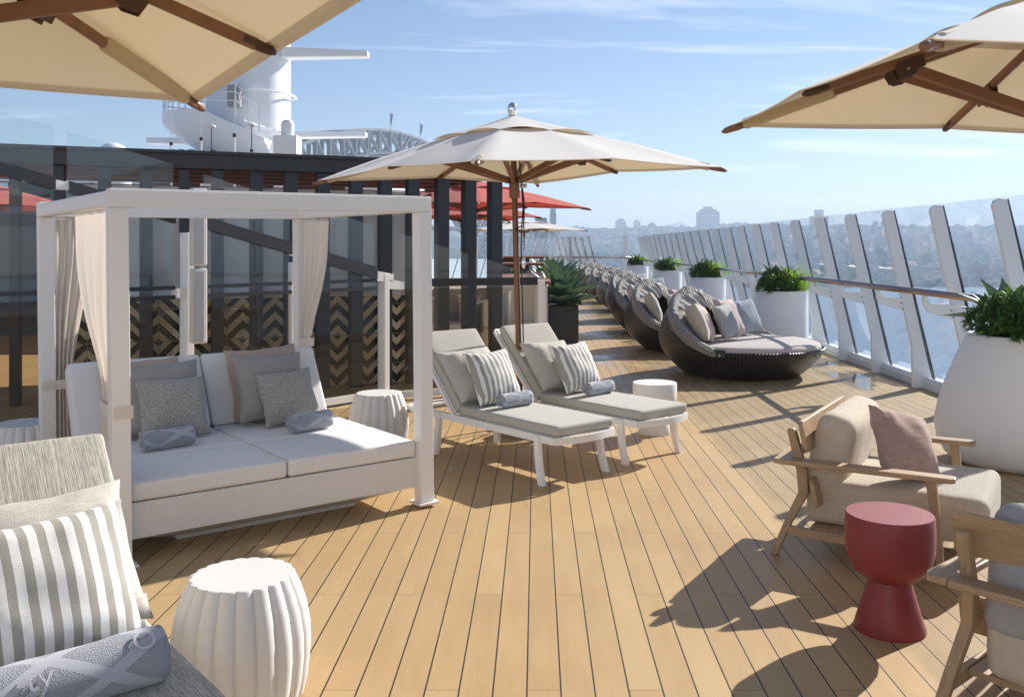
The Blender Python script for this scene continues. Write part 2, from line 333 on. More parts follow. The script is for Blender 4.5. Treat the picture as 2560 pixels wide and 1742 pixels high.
def chevron_mat():
    N = NB('chevron_tiles'); sp = N.n('ShaderNodeSeparateXYZ'); N.l(N.tc.outputs['Object'], sp.inputs[0]); u, z = sp.outputs[0], sp.outputs[2]
    P = .36
    col = N.math('FRACT', N.math('DIVIDE', N.math('ADD', u, 30), P)); tri = N.math('ABSOLUTE', N.math('SUBTRACT', col, .5))
    row = N.math('FRACT', N.math('DIVIDE', N.math('ADD', z, 3), P)); ci = N.math('FLOOR', N.math('DIVIDE', N.math('ADD', u, 30), P * 2)); ri = N.math('FLOOR', N.math('DIVIDE', N.math('ADD', z, 3), P))
    wn_ = N.n('ShaderNodeTexWhiteNoise', noise_dimensions='2D'); cv = N.n('ShaderNodeCombineXYZ'); N.l(ci, cv.inputs[0]); N.l(N.math('FLOOR', N.math('DIVIDE', ri, 2)), cv.inputs[1]); N.l(cv.outputs[0], wn_.inputs[0])
    flip = N.math('GREATER_THAN', wn_.outputs[0], .5); sg = N.math('MULTIPLY_ADD', flip, 2, -1)
    f = N.math('FRACT', N.math('ADD', N.math('MULTIPLY_ADD', tri, sg, N.math('DIVIDE', z, P)), 20)); f2 = N.math('FRACT', N.math('MULTIPLY', f, 2)); k = N.math('LESS_THAN', f2, .52)
    g = N.math('MINIMUM', N.math('MINIMUM', row, N.math('SUBTRACT', 1, row)), tri); gl = N.math('LESS_THAN', g, .012)
    N.color(N.mix(gl, N.mix(k, (.84, .75, .56), (.012, .012, .014)), (.35, .30, .22))); N.set(rough=.3); return N.m
def water_mat():
    N = NB('water'); N.color((.10, .18, .27)); N.set(rough=.34, spec=.6)
    h = N.math('ADD', N.noise(.05, 5, N.vec((1, 1.8, 1)), .65), N.math('MULTIPLY', N.noise(.4, 3), .3)); N.bump(h, .55, 2.5); return N.m
def hill_mat():
    N = NB('hillside'); f = N.noise(.03, 6, None, .7); g = N.noise(.12, 3)
    c = N.mix(N.ramp(f, .35, .65), (.03, .055, .03), (.10, .12, .06)); c = N.mix(N.ramp(g, .60, .66), c, (.34, .26, .21)); N.color(c); N.set(rough=1); return N.m
def facade_mat(name, wall, win, sx=6.5, sz=5.5):
    N = NB(name); sp = N.n('ShaderNodeSeparateXYZ'); N.l(N.tc.outputs['Object'], sp.inputs[0])
    a = N.math('FRACT', N.math('DIVIDE', N.math('ADD', N.math('ADD', sp.outputs[0], sp.outputs[1]), 300), sx)); b = N.math('FRACT', N.math('DIVIDE', N.math('ADD', sp.outputs[2], 300), sz))
    k = N.math('MULTIPLY', N.math('LESS_THAN', a, .62), N.math('LESS_THAN', b, .5)); N.color(N.mix(k, wall, win)); N.set(rough=.6); return N.m
wicker, towel_m, chevron, hill_m = wicker_mat(), towel_mat(), chevron_mat(), hill_mat()
clear_glass = glass('clear_glass', (.93, .97, .98), .025, (.65, .72, .76))
bronze_glass = glass('smoked_glass', (.86, .82, .74), .01, (.3, .27, .22), gloss=.75, f0=.035)
rail_glass = glass('dusty_glass', (.95, .98, 1.0), .10, (.74, .84, .98), dusty=True)

# ---------------------------------------------------------------- setting: deck, water, hills
def sheet(name, x0, x1, y0, y1, z, m, t=0):
    b = bm_()
    if t: box(b, ((x0 + x1) / 2, (y0 + y1) / 2, z - t / 2), (x1 - x0, y1 - y0, t))
    else:
        v = [b.verts.new(p) for p in ((x0, y0, z), (x1, y0, z), (x1, y1, z), (x0, y1, z))]; b.faces.new(v)
    return tag(obj(name, b, m), kind='structure')
sheet('deck', -16, 4.78, -9, 46, 0, deck_mat(), .3)
hull_bounce = bm_(); box(hull_bounce, (-14, 40, -18.5), (38, 260, 36)); box(hull_bounce, (-7, -19, 3.2), (24, 20, 7.4)); tag(obj('hull_with_bounce_block', hull_bounce, ship_white), kind='structure')  # second box is an unseen block behind the camera, added to bounce sunlight forward
sheet('water', -3000, 4200, -400, 4300, -35, water_mat())
b = bm_()
def hill_h(x, y):
    d = (y - 830) / 1600
    base = 88 * sm(d) * (1 - .45 * sm((d - 1) / 1.2))
    n = noise.fractal(Vector((x / 560, y / 520, 1.7)), .9, 2.1, 5)
    return -37 + max(0, base * (.90 + .16 * n) + 6 * noise.fractal(Vector((x / 100, y / 100, 4)), 1, 2, 3) * sm(d * 3)) + 3 * sm(d * 6)
grid_mesh(b, lambda u, v: Vector((-1900 + 5200 * u, 780 + 2770 * v, hill_h(-1900 + 5200 * u, 780 + 2770 * v))), 200, 110)
tag(obj('hills', b, hill_m, smooth=True), kind='structure')
# far wood along the ridges: one uncountable mass
rng = random.Random(3); tb = bm_(); bmesh.ops.create_icosphere(tb, subdivisions=1, radius=1); iv = [v.co.copy() for v in tb.verts]; ifc = [[v.index for v in f.verts] for f in tb.faces]; tb.free(); wv_, wf_ = [], []
for i in range(10000):
    y = rng.uniform(840, 2800); x = y * rng.uniform(-.06, .62); z = hill_h(x, y); r = rng.uniform(3.0, 6.5) * (1.5 if rng.random() < .06 else 1); o_ = len(wv_); ph = Vector((rng.uniform(0, 99), i * .37, 0)); sz = rng.uniform(.6, 1.1)
    for c in iv:
        p = Vector((c.x * 1.3, c.y, c.z * sz)) * r; p += noise.noise_vector(c * 1.4 + ph) * r * .5; wv_.append((x + p.x, y + p.y, z + r * .5 + p.z))
    wf_ += [[q + o_ for q in f] for f in ifc]
me_ = bpy.data.meshes.new('distant_woodland'); me_.from_pydata(wv_, [], wf_); me_.materials.append(plain('woodland', (.035, .06, .03), 1, nsc=.05, amt=.4)); wo_ = bpy.data.objects.new('distant_woodland', me_); COL.objects.link(wo_); tag(wo_, kind='stuff')

def tower(label, x, y, parts, m, win=None):
    t = thing('apartment_tower', label, 'tower', (x, y, hill_h(x, y)))
    z0 = hill_h(x, y); pw, pd, pt = parts[0]
    b = bm_(); box(b, (0, 0, (pt - z0) / 2 - 3), (pw, pd, pt - z0 + 6)); wall = obj('wall', b, m, t)
    z = pt
    for w_, d_, top in parts[1:]:
        b = bm_(); box(b, (0, 0, (z + top) / 2 - z0), (w_, d_, top - z)); obj('roof_plant', b, m, t); z = top
    b = bm_()
    for k in range(int((pt - z0) / 5.5)):
        box(b, (0, -pd / 2 - .5, k * 5.5 + 1), (pw * .8, 1.6, .9)); box(b, (pw / 2 + .4, 0, k * 5.5 + 1), (1.4, pd * .7, .9))
    obj('balcony', b, ship_white, t)
    return t
fm1 = facade_mat('tower_facade', (.36, .34, .33), (.09, .10, .12)); fm2 = facade_mat('brick_facade', (.28, .20, .16), (.08, .09, .11)); fm3 = facade_mat('pale_facade', (.5, .48, .45), (.12, .13, .15))
def at(px, py, Y): return ((px - 1340) * Y / 2300, Y, 1.65 - (py - 618) * Y / 2300)
def tw(label, px0, px1, pytop, Y, m, steps=()):
    x0, _, zt = at(px0, pytop, Y); x1 = at(px1, 0, Y)[0]; w = x1 - x0; parts = [(w, w * .8, zt)]; z = zt
    for fx, dpx in steps: z += dpx * Y / 2300; parts.append((w * fx, w * .8 * fx, z))
    return tower(label, (x0 + x1) / 2, Y, parts, m)
tw('tall apartment tower with stepped top standing alone on the far ridge', 1744, 1795, 530, 2000, fm1, ((.75, 6), (.4, 7)))
tw('blocky tower with a raised plant room seen over the glass screen', 2028, 2066, 541, 1800, fm2, ((.5, 16),))
tw('wider of two distant blocks on the ridge left of centre', 1539, 1564, 552, 2300, fm1, ((.6, 5),))
tw('slim pale block just right of the wider ridge block', 1584, 1600, 553, 2350, fm3, ((.6, 3),))
tw('low pale block below the wider ridge block', 1553, 1561, 562, 2050, fm3)
tw('low cluster block right of the tall stepped tower', 1832, 1853, 560, 2250, fm1, ((.4, 4),))
tw('pair block seen through the glass near the right edge', 2183, 2194, 553, 1800, fm1)
tw('brown block seen through the glass right of the pair block', 2204, 2217, 555, 1830, fm2)
rng = random.Random(11)
hb = bm_(); box(hb, (0, 0, 2), (11, 8, 8)); rb = bm_()
prism(rb, [(-6, 0), (6, 0), (0, 4)], 9, lambda u, v, w: Vector((u, w, v + 6)))
h0 = thing('hillside_house', 'small pale house with tiled roof on the far hillside', 'house', group='houses scattered over the far hillside')
obj('wall', hb, plain('house_wall', (.6, .57, .52), .8), h0); obj('roof', rb, plain('roof_tile', (.32, .13, .09), .8), h0)
for i in range(46):
    o = h0 if i == 0 else dup(h0); y = rng.uniform(860, 1900); x = y * rng.uniform(-.03, .5)
    o.location = (x, y, hill_h(x, y) + 1); o.rotation_euler = (0, 0, rng.uniform(0, 3.1)); s_ = rng.uniform(1.0, 2.2); o.scale = (s_, s_, s_)

# lone trees standing above the ridge
def far_tree(label, px, py, Y, hgt, sp):
    x, _, zt = at(px, py, Y); z0 = hill_h(x, Y) - 1; t = thing('ridge_tree', label, 'tree', (x, Y, z0)); H = zt - z0
    b = bm_(); tube(b, [(0, 0, 0), (.5, 0, H * .5), (0, 0, H * .8)], .7, 6, radii=[.9, .6, .3])
    for k in range(5): a = k * 1.26; tube(b, [(.3, 0, H * .5), (math.cos(a) * sp * .5, math.sin(a) * sp * .5, H * .85)], .25, 5)
    obj('trunk', b, dark_bark, t); b = bm_(); r_ = random.Random(int(px))
    for k in range(420):
        a = r_.uniform(0, 6.28); rr = sp * math.sqrt(r_.random()); c = Vector((math.cos(a) * rr, math.sin(a) * rr, H * (.78 + .22 * r_.random()) - (rr / sp) ** 2 * H * .14))
        d = Vector((r_.uniform(-1, 1), r_.uniform(-1, 1), r_.uniform(-.4, .4))) * .9; e = Vector((r_.uniform(-1, 1), r_.uniform(-1, 1), r_.uniform(-1, 1))) * .7
        b.faces.new([b.verts.new(c + d), b.verts.new(c + e), b.verts.new(c - d)])
    obj('crown', b, leaf_dark, t)
far_tree('tall spreading gum tree on the ridge left of the stepped tower', 1700, 555, 2000, 35, 14)
far_tree('smaller tree left of the tall spreading gum tree', 1678, 560, 2000, 31, 12)
far_tree('thin palm like tree on the ridge left of the paired trees', 1612, 563, 2000, 24, 6)

# ---------------------------------------------------------------- arch bridge
br = thing('arch_bridge', 'grey steel arch bridge rising behind the pergola roof', 'bridge', (-116, 785, 0))
steel_grey = plain('bridge_steel', (.02, .022, .026), .6, nsc=.1); steel_pale = plain('bridge_chord_steel', (.11, .113, .118), .6, nsc=.1)
bd = Vector((.35, .937, 0)); bp = Vector((-.937, .35, 0))
def arch(s): return 99 - 76 * (s / 251) ** 2
def archl(s): return 81 - 116 * (s / 251) ** 2
for off, nm in ((0, 1), (30, 2)):
    top, web = bm_(), bm_()
    ns = [i * 18 for i in range(-13, 14)]
    P = lambda s, f: bd * s + bp * off + Vector((0, 0, f(s)))
    for s0, s1 in zip(ns, ns[1:]):
        beam(top, P(s0, arch), P(s1, arch), 2.6, 2.0, ext=.6)
        for e in (-.9, .9):
            q = bp * e
            beam(web, P(s0, archl) + q, P(s1, archl) + q, 1.1, 1.9, ext=.5); beam(web, P(s0, arch) + q, P(s0, archl) + q, 1.5, 1.6, up=bd)
            beam(web, (P(s0, arch) if s0 < 0 else P(s1, arch)) + q, (P(s1, archl) if s0 < 0 else P(s0, archl)) + q, 1.2, 1.4, up=bd)
    obj('top_chord', top, steel_pale, br); obj('truss_web', web, steel_grey, br)
b = bm_()
for s0 in range(-234, 235, 18):
    for f in (arch, archl):
        a = bd * s0 + Vector((0, 0, f(s0))); c = a + bp * 30; beam(b, a, c, 1.3, 1.3)
        a2 = bd * (s0 + 18) + Vector((0, 0, f(s0 + 18))); beam(b, a, a2 + bp * 30, .8, .8); beam(b, c, a2, .8, .8)
obj('cross_bracing', b, steel_grey, br)
b = bm_(); beam(b, bd * -420 + bp * 15 + Vector((0, 0, 20)), bd * 420 + bp * 15 + Vector((0, 0, 20)), 30, 3); obj('roadway', b, steel_grey, br)
for s0, m_, off in ((-10, 'red', 0), (44, 'blue', 0)):
    pb = bm_(); p0 = bd * s0 + bp * 4 + Vector((0, 0, arch(s0)))
    tube(pb, [p0, p0 + Vector((0, 0, 17))], .22, 6); fl = thing('bridge_flag', ('%s flag hanging from a thin pole on top of the arch bridge' % m_), 'flag', Vector((-116, 785, 0)) + p0)
    o = obj('flagpole', pb, steel_pale, fl); o.location = -p0
    fb = bm_(); grid_mesh(fb, lambda u, v: Vector((.3 + 2.4 * u * (.4 + .6 * (1 - v)), .5 * math.sin(u * 6), 16 - 9 * v - 1.5 * u)), 6, 6); obj('banner', fb, plain('flag_' + m_, (.4, .06, .04) if m_ == 'red' else (.03, .06, .25), .8), fl)
# bridge pylons
sand = plain('pylon_stone', (.50, .43, .33), .85, nsc=.2)
for px0, px1, top, Y, lab, m_ in ((1374, 1391, 522, 900, 'sandy stone bridge pylon rising behind the red parasol tip', sand), (1334, 1371, 545, 950, 'grey block beside the sandy bridge pylon', steel_grey)):
    x0, _, zt = at(px0, top, Y); x1 = at(px1, 0, Y)[0]; t = thing('bridge_pylon' if m_ is sand else 'harbour_block', lab, 'pylon' if m_ is sand else 'building', ((x0 + x1) / 2, Y, -36)); w = x1 - x0; H = zt + 36
    b = bm_()
    for z0, z1, k in ((0, H * .55, 1.0), (H * .55, H * .58, 1.1), (H * .58, H * .9, .9), (H * .9, H * .93, 1.0), (H * .93, H, .8)): box(b, (0, 0, (z0 + z1) / 2), (w * k, w * k, z1 - z0))
    obj('shaft', b, m_, t); b = bm_()
    for z in (.3, .5, .7): box(b, (0, -w * .5, H * z), (w * .2, w * .3, H * .08))
    obj('window', b, rubber, t)

# ---------------------------------------------------------------- ship: deckhouse, mast, radar arms
dh = thing('deckhouse', 'white ship deckhouse carrying the mast behind the pergola', 'deckhouse', (-19, 44, 0))
b = bm_(); box(b, (-1.5, 5, 2.7), (27, 16, 5.4)); obj('wall', b, ship_white, dh)
b = bm_()
for k in range(8): box(b, (-13 + k * 3.2, -3.03, 3.9), (2.2, .06, 1.2))
obj('window', b, rubber, dh)
mt = thing('ship_mast', 'huge white ship mast tower with radar arms and platform', 'mast', (-14.05, 45, 6.0))
b = bm_(); lathe(b, [(2.1, -.6), (2.0, 1.5), (1.98, 6.5), (1.95, 8.5)], 40, lambda a, z: 1.0); obj('tower', b, ship_white, mt, 'auto')
b = bm_()      # boat shaped platform on the left of the tower
def ringp(z, ext, half, dz=0):
    pts = []
    for k in range(28):
        a = PI / 2 + PI * k / 27; pts.append(b.verts.new((-1.2 + math.cos(a) * ext, -1.4 + math.sin(a) * half, z)))
    pts.append(b.verts.new((1.6, -1.4 - half * .9, z - dz))); pts.append(b.verts.new((1.6, -1.4 + half * .9, z - dz))); return pts
loft(b, [ringp(-.1, .3, .5, 0), ringp(.55, 1.3, 1.1, .2), ringp(1.25, 2.25, 1.55, .75), ringp(1.42, 2.36, 1.64, .9), ringp(1.95, 2.4, 1.66, 1.3)]); obj('platform', b, ship_white, mt, 'auto')
b = bm_()
for z in (2.35, 2.75, 3.1):
    tube(b, [(-1.2 + math.cos(PI * .55 + PI * .9 * k / 24) * 2.33, -1.4 + math.sin(PI * .55 + PI * .9 * k / 24) * 1.6, z) for k in range(25)] + [(.3, -2.95, z + .0), (1.4, -2.9, z - .75)], .032, 6)
for k in range(0, 25, 3):
    a = PI * .55 + PI * .9 * k / 24; x, y = -1.2 + math.cos(a) * 2.33, -1.4 + math.sin(a) * 1.6; tube(b, [(x, y, 1.9), (x, y, 3.1)], .035, 6)
for x, z in ((.3, 1.6), (.9, 1.2), (1.4, .9)): tube(b, [(x, -2.92, z), (x, -2.92, z + 1.6)], .04, 6)
obj('guard_rail', b, ship_white, mt)
for z in (3.0, 5.2):
    b = bm_(); tube(b, [(math.cos(-PI * .75 + PI * .85 * k / 20) * 2.25, math.sin(-PI * .75 + PI * .85 * k / 20) * 2.25, z) for k in range(21)], .05, 6); obj('hoop_rail', b, ship_white, mt)
b = bm_()
for k in range(0, 21, 4):
    a = -PI * .75 + PI * .85 * k / 20
    for z in (3.0, 5.2): tube(b, [(math.cos(a) * 1.9, math.sin(a) * 1.9, z - .1), (math.cos(a) * 2.25, math.sin(a) * 2.25, z)], .03, 5)
for k in range(6): tube(b, [(.2 + k * .33, -2.0 - .05 * k, 1.35 - .05 * k), (.6 + k * .36, -2.6, 1.5 - .12 * k), (1.9 + .1 * k, -1.5, .95)], .03, 5)
obj('rail_bracket', b, ship_white, mt)
for (x0, z0, x1, z1, th0, th1) in ((1.8, 5.0, 5.95, 4.95, .52, .30), (1.8, 1.05, 5.85, 1.08, .30, .26), (-1.5, .75, -4.7, .78, .26, .30)):
    b = bm_()
    for e in (0,):
        r0 = [b.verts.new((x0, -.5 + y, z0 + z * th0)) for y, z in ((-.45, -.5), (.45, -.5), (.45, .5), (-.45, .5))]; r1 = [b.verts.new((x1, -.5 + y, z1 + z * th1)) for y, z in ((-.3, -.5), (.3, -.5), (.3, .5), (-.3, .5))]; loft(b, [r0, r1])
    obj('radar_arm', b, ship_white, mt, bevel=.05)
b = bm_(); box(b, (.15, -2.6, 2.6), (.55, .35, 1.0)); obj('equipment_cabinet', b, plain('cabinet_grey', (.3, .3, .3), .6), mt)
def antenna(px, ytop, ybot, Y, label, disc):
    x, _, zb = at(px, ybot, Y); zt = at(px, ytop, Y)[2]; zb = 2.6
    t = thing('antenna_pole', label, 'antenna', (x, Y, zb)); H = zt - zb
    b = bm_(); tube(b, [(0, 0, 0), (0, 0, H * .62)], .018, 8); obj('mast_tube', b, ship_white, t)
    b = bm_(); tube(b, [(0, 0, H * .62), (0, 0, H)], .009, 6); obj('whip', b, ship_white if not disc else steel_pale, t)
    b = bm_(); tube(b, [(0, 0, H * .58), (0, 0, H * .62)], .028, 8); obj('clamp', b, rubber, t)
    if disc: b = bm_(); lathe(b, [(.01, H - .03), (.07, H), (.065, H + .02), (.01, H + .04)], 16); obj('antenna_disc', b, ship_white, t, True)
roofy = 15.0
antenna(428, 285, 390, roofy, 'leftmost thin white antenna below the mast platform', False)
antenna(503, 265, 392, roofy, 'antenna pole directly under the near parasol corner', False)
antenna(529, 318, 392, roofy, 'short pale disc topped antenna left of the mast centre', True)
antenna(586, 250, 394, roofy, 'tallest thin whip antenna in front of the mast tower', False)
antenna(629, 314, 396, roofy, 'grey disc topped antenna right of the whip antenna', True)
b = bm_(); lathe(b, [(.52, -.8), (.52, 0)] + [(.52 * math.cos(k * PI / 16), .52 * math.sin(k * PI / 16)) for k in range(1, 8)] + [(.02, .52)], 32)
x, y, z = at(283, 400, 28); tag(obj('satellite_dome', b, ship_white, smooth='auto', loc=(x, y, z)), 'round white satellite dome behind the black pergola roof', 'dome'); 
raft0 = None
for i, px in enumerate((388, 412, 438, 462, 487)):
    x, y, _ = at(px, 380, 40); 
    if raft0 is None:
        raft0 = thing('life_raft', 'white canister on the deckhouse roof, one in a row left of the mast', 'life raft', group='life raft canisters beside the mast')
        b = bm_(); prof = [(.05, -.5), (.26, -.48), (.33, -.38), (.33, .38), (.26, .48), (.05, .5)]; lathe(b, prof, 20); bmesh.ops.rotate(b, verts=b.verts, matrix=Matrix.Rotation(PI / 2, 3, 'X')); obj('canister', b, ship_white, raft0, 'auto')
        b = bm_()
        for k in (-.2, .2): tube(b, [(math.cos(2 * PI * j / 20) * .345, k, math.sin(2 * PI * j / 20) * .345) for j in range(21)], .02, 5)
        obj('band', b, rubber, raft0); o = raft0
    else: o = dup(raft0)
    o.location = (x, y + 2, 5.4 + .345)
b = bm_(); box(b, (0, 0, .6), (1.0, .9, 1.5)); lathe(b, [(.28, 1.3), (.28, 1.9), (.2, 2.05), (.02, 2.1)], 16); x, y, z = at(719, 402, 40); tag(obj('deck_vent', b, ship_white, loc=(x, y, 5.1)), 'pale deck vent box beside the mast foot', 'vent')

# ---------------------------------------------------------------- pergola with slatted columns
WA, WB = Vector((-5.5, 9.45, 0)), Vector((-.41, 11.5, 0)); WD = (WB - WA).normalized(); WN = Vector((-WD.y, WD.x, 0)); WANG = math.atan2(WD.y, WD.x)
def on_line(px, A, D):      # where the sight line of column px of the photo meets a vertical wall: distance along it
    k = (px - 1340) / 2300; return (k * A.y - A.x) / (D.x - k * D.y)
pg = thing('pergola', 'black slatted pergola with deep fascia behind the cabana', 'pergola', WA, WANG)
LW = (WB - WA).length
b = bm_(); box(b, (LW / 2 - 1.2, .0, 2.59), (LW + 2.5, .16, .155)); box(b, (LW / 2 - 1.2, -.02, 2.685), (LW + 2.56, .22, .035)); obj('fascia', b, black_metal, pg)
b = bm_(); box(b, (LW - .08, 1.6, 2.60), (.14, 3.2, .15)); obj('side_beam', b, black_metal, pg)
cols = [(5, 48), (110, 160), (224, 276), (328, 381), (432, 474), (510, 560), (607, 658), (694, 745), (775, 826), (860, 909), (935, 982), (1006, 1051), (1079, 1125), (1148, 1193), (1214, 1258)]
for x0, x1 in cols:
    s0, s1 = on_line(x0, WA, WD), on_line(x1, WA, WD); wf = (s1 - s0) * .62
    b = bm_(); box(b, (s1 - wf / 2, .12, 1.255), (wf, .20, 2.51)); obj('column', b, navy_metal, pg, bevel=.006)
b = bm_(); box(b, (LW / 2 - 1.2, 1.75, 2.60), (LW + 2.3, 3.3, .03)); obj('roof_panel', b, black_metal, pg)
for k in range(5):
    b = bm_(); box(b, (LW / 2 - 1.2, .5 + k * .55, 2.535 - .012 * k), (LW + 2.2, .05, .016)); obj('roof_slat', b, slat_red, pg)
s0, s1 = on_line(150, WA, WD), on_line(1068, WA, WD)
iw = thing('tiled_wall', 'pale wall with black and cream chevron tiles behind the columns', 'wall', WA + WN * .30, WANG)
b = bm_(); box(b, ((s0 + s1) / 2, .06, 1.165), (s1 - s0, .08, 2.33)); obj('wall_panel', b, plain('wall_panel_grey', (.90, .90, .90), .5, amt=.03), iw)
b = bm_(); box(b, ((s0 + s1) / 2, .0, .53), (s1 - s0, .035, 1.06)); obj('tile_facing', b, chevron, iw)
b = bm_(); box(b, ((s0 + s1) / 2, -.0, 1.085), (s1 - s0, .09, .045)); obj('ledge', b, white_paint, iw)
# ---------------------------------------------------------------- glass partition with black rails
GA, GB = Vector((-4.1, 7.05, 0)), Vector((-1.745, 9.96, 0)); GD = (GB - GA).normalized(); GN = Vector((-GD.y, GD.x, 0))
HA, HB = Vector((-1.52, 9.93, 0)), Vector((-.02, 10.55, 0)); HD = (HB - HA).normalized(); HN = Vector((-HD.y, HD.x, 0))
gp = thing('glass_partition', 'stepped glass partition with black rails and white posts behind the cabana', 'glass screen', (0, 0, 0))
def gz(px, py, A, D):
    s = on_line(px, A, D); p = A + D * s; return s, 1.65 - (py - 618) * p.y / 2300
def gpoly(name, pts, A, D, N_, t, m, off=0):
    b = bm_(); q = [gz(x, y, A, D) for x, y in pts]; prism(b, q, t, lambda u, v, w: A + D * u + N_ * (w + off) + Vector((0, 0, v))); return obj(name, b, m, gp)
def gpane(xl, yl, xr, yr, A, D, N_, bot=.05, mid=1.2):
    sl, zl = gz(xl, yl, A, D); sr, zr = gz(xr, yr, A, D)
    b = bm_(); prism(b, [(sl, mid), (sr, mid), (sr, max(zr, mid + .02)), (sl, zl)], .012, lambda u, v, w: A + D * u + N_ * w + Vector((0, 0, v))); obj('upper_pane', b, clear_glass, gp)
    b = bm_(); prism(b, [(sl, bot), (sr, bot), (sr, mid - .004), (sl, mid - .004)], .012, lambda u, v, w: A + D * u + N_ * w + Vector((0, 0, v))); obj('lower_pane', b, bronze_glass, gp)
for xl, yl, xr, yr in ((-120, 245, 132, 320), (168, 331, 432, 411), (509, 437, 723, 501), (748, 508, 936, 564)): gpane(xl, yl, xr, yr, GA, GD, GN)
for xl, yl, xr, yr in ((1002, 583, 1169, 635), (1188, 640, 1337, 687)): gpane(xl, yl, xr, yr, HA, HD, HN)
for xl, xr in ((-120, 132), (168, 432), (509, 723), (748, 936)):
    s0, s1 = on_line(xl, GA, GD), on_line(xr, GA, GD)
    for dz in (-.042, .042): b = bm_(); beam(b, GA + GD * s0 + GN * -.03 + Vector((0, 0, 1.25 + dz)), GA + GD * s1 + GN * -.03 + Vector((0, 0, 1.25 + dz)), .03, .035); obj('black_rail', b, black_metal, gp)
s0, s1 = on_line(1030, HA, HD), on_line(1340, HA, HD)
b = bm_(); beam(b, HA + HD * s0 + HN * -.03 + Vector((0, 0, 1.265)), HA + HD * s1 + HN * -.03 + Vector((0, 0, 1.265)), .035, .085); obj('black_rail', b, black_metal, gp)
for (xl, yl, xr, yr) in ((-60, 404, 132, 458), (168, 468, 432, 543), (512, 558, 724, 620), (760, 630, 936, 682)):
    gpoly('sloping_rail', [(xl, yl - 14), (xr, yr - 14), (xr, yr + 16), (xl, yl + 16)], GA, GD, GN, .04, black_metal, -.035)
for px, top, w in ((-150, 1.9, .07), (150, 1.9, .09), (470, 1.78, .13), (735, 1.5, .07), (962, 1.36, .12)):
    s = on_line(px, GA, GD); p = GA + GD * s + GN * .02; b = bm_(); beam(b, p, p + Vector((0, 0, top)), w, .07, up=GD); obj('white_post', b, white_paint, gp, bevel=.006)
for px, py, w in ((150, 462, 36), (470, 732, 80), (737, 628, 26), (735, 724, 24), (957, 690, 44), (985, 710, 40)):
    gpoly('clamp_bracket', [(px - w / 2, py - 13), (px + w / 2, py - 5), (px + w / 2, py + 14), (px - w / 2, py + 12)], GA, GD, GN, .05, white_paint, -.012)
p = HA + HD * on_line(1350, HA, HD); b = bm_(); beam(b, p, p + Vector((0, 0, 1.27)), .10, .09, up=HD); obj('white_post', b, white_paint, gp, bevel=.006)
for A_, B_ in ((GA - GD * .6, GB), (HA, HB)): b = bm_(); beam(b, A_ + Vector((0, 0, .06)), B_ + Vector((0, 0, .06)), .06, .07); obj('base_channel', b, white_paint, gp)
# speakers on the partition post
s = on_line(476, GA, GD); p = GA + GD * s - GN * .14
grille = plain('speaker_grille', (.50, .50, .51), .55, amt=.04, bump=.3, bsc=400)
for z0, z1, lab in ((1.12, 1.98, 'upper white column loudspeaker on the partition post'), (.60, 1.10, 'lower white column loudspeaker under the other one')):
    z0 = 1.65 - (({1.12: 667, .60: 860}[z0]) - 618) * p.y / 2300; z1 = 1.65 - (({1.98: 470, 1.10: 669}[z1]) - 618) * p.y / 2300
    t = thing('loudspeaker', lab, 'loudspeaker', (p.x, p.y, z0), math.atan2(GD.y, GD.x) - .25, 'column loudspeakers on the partition post'); H = z1 - z0
    b = bm_(); box(b, (0, .02, H / 2), (.128, .12, H - .012)); obj('cabinet', b, white_plastic, t, bevel=.015)
    b = bm_(); box(b, (-.012, -.045, H / 2), (.096, .02, H - .05)); obj('grille', b, grille, t, bevel=.008)
    b = bm_(); box(b, (.03, -.057, .03), (.016, .004, .016)); obj('badge', b, white_paint, t)

# ---------------------------------------------------------------- windscreen along the ship's side
ws = thing('glass_windscreen', 'white ribbed glass windscreen with handrail along the deck edge', 'windscreen', (0, 0, 0))
PL = [(4.66, 0), (4.19, 2.08), (4.12, 2.087), (4.078, 2.065), (4.06, 2.02), (4.32, .88), (4.405, .5), (4.415, 0)]
BR = [(4.315, .90), (4.285, 1.055), (4.06, 1.075), (4.035, 1.10), (4.025, 1.15), (3.975, 1.15), (3.98, 1.06), (4.03, .985)]
def meshes():
    b = bm_(); prism(b, PL, .05, lambda u, v, w: Vector((u, w, v))); po = obj('post', b, ship_white, ws, bevel=.008)
    b = bm_(); prism(b, [(4.69, .08), (4.205, 2.08), (4.192, 2.08), (4.66, .08)], .035, lambda u, v, w: Vector((u, w, v))); obj('gasket', b, rubber, po)
    b = bm_(); prism(b, BR, .03, lambda u, v, w: Vector((u, w - .03, v))); br_ = obj('bracket', b, ship_white, po, bevel=.004)
    for x, z in ((4.27, 1.0), (4.29, .93)):
        b = bm_(); tube(b, [(x, -.05, z), (x, -.043, z)], .009, 8); obj('bolt', b, plain('bolt_dark', (.1, .1, .1), .4, .6), po)
    return po
po = meshes(); ys = [5.6 + 1.3 * k for k in range(25)]
for i, y in enumerate(ys):
    o = po if i == 0 else dup(po, ws); o.location = (0, y, 0)
b = bm_(); prism(b, [(4.655, .1), (4.186, 2.10), (4.198, 2.10), (4.667, .1)], 1.27, lambda u, v, w: Vector((u, w, v))); pn = obj('glass_pane', b, rail_glass, ws)
for i, y in enumerate(ys[:-1]):
    o = pn if i == 0 else dup(pn, ws); o.location = (0, y + .65, 0)
b = bm_(); tube(b, [(4.0, 2, 1.185), (4.0, 36.6, 1.185)], .034, 12); obj('handrail', b, rail_brown, ws, True)
b = bm_(); box(b, (4.64, 20, .05), (.26, 33, .10)); box(b, (4.56, 20, .11), (.03, 33, .05)); obj('sill', b, ship_white, ws, bevel=.01)
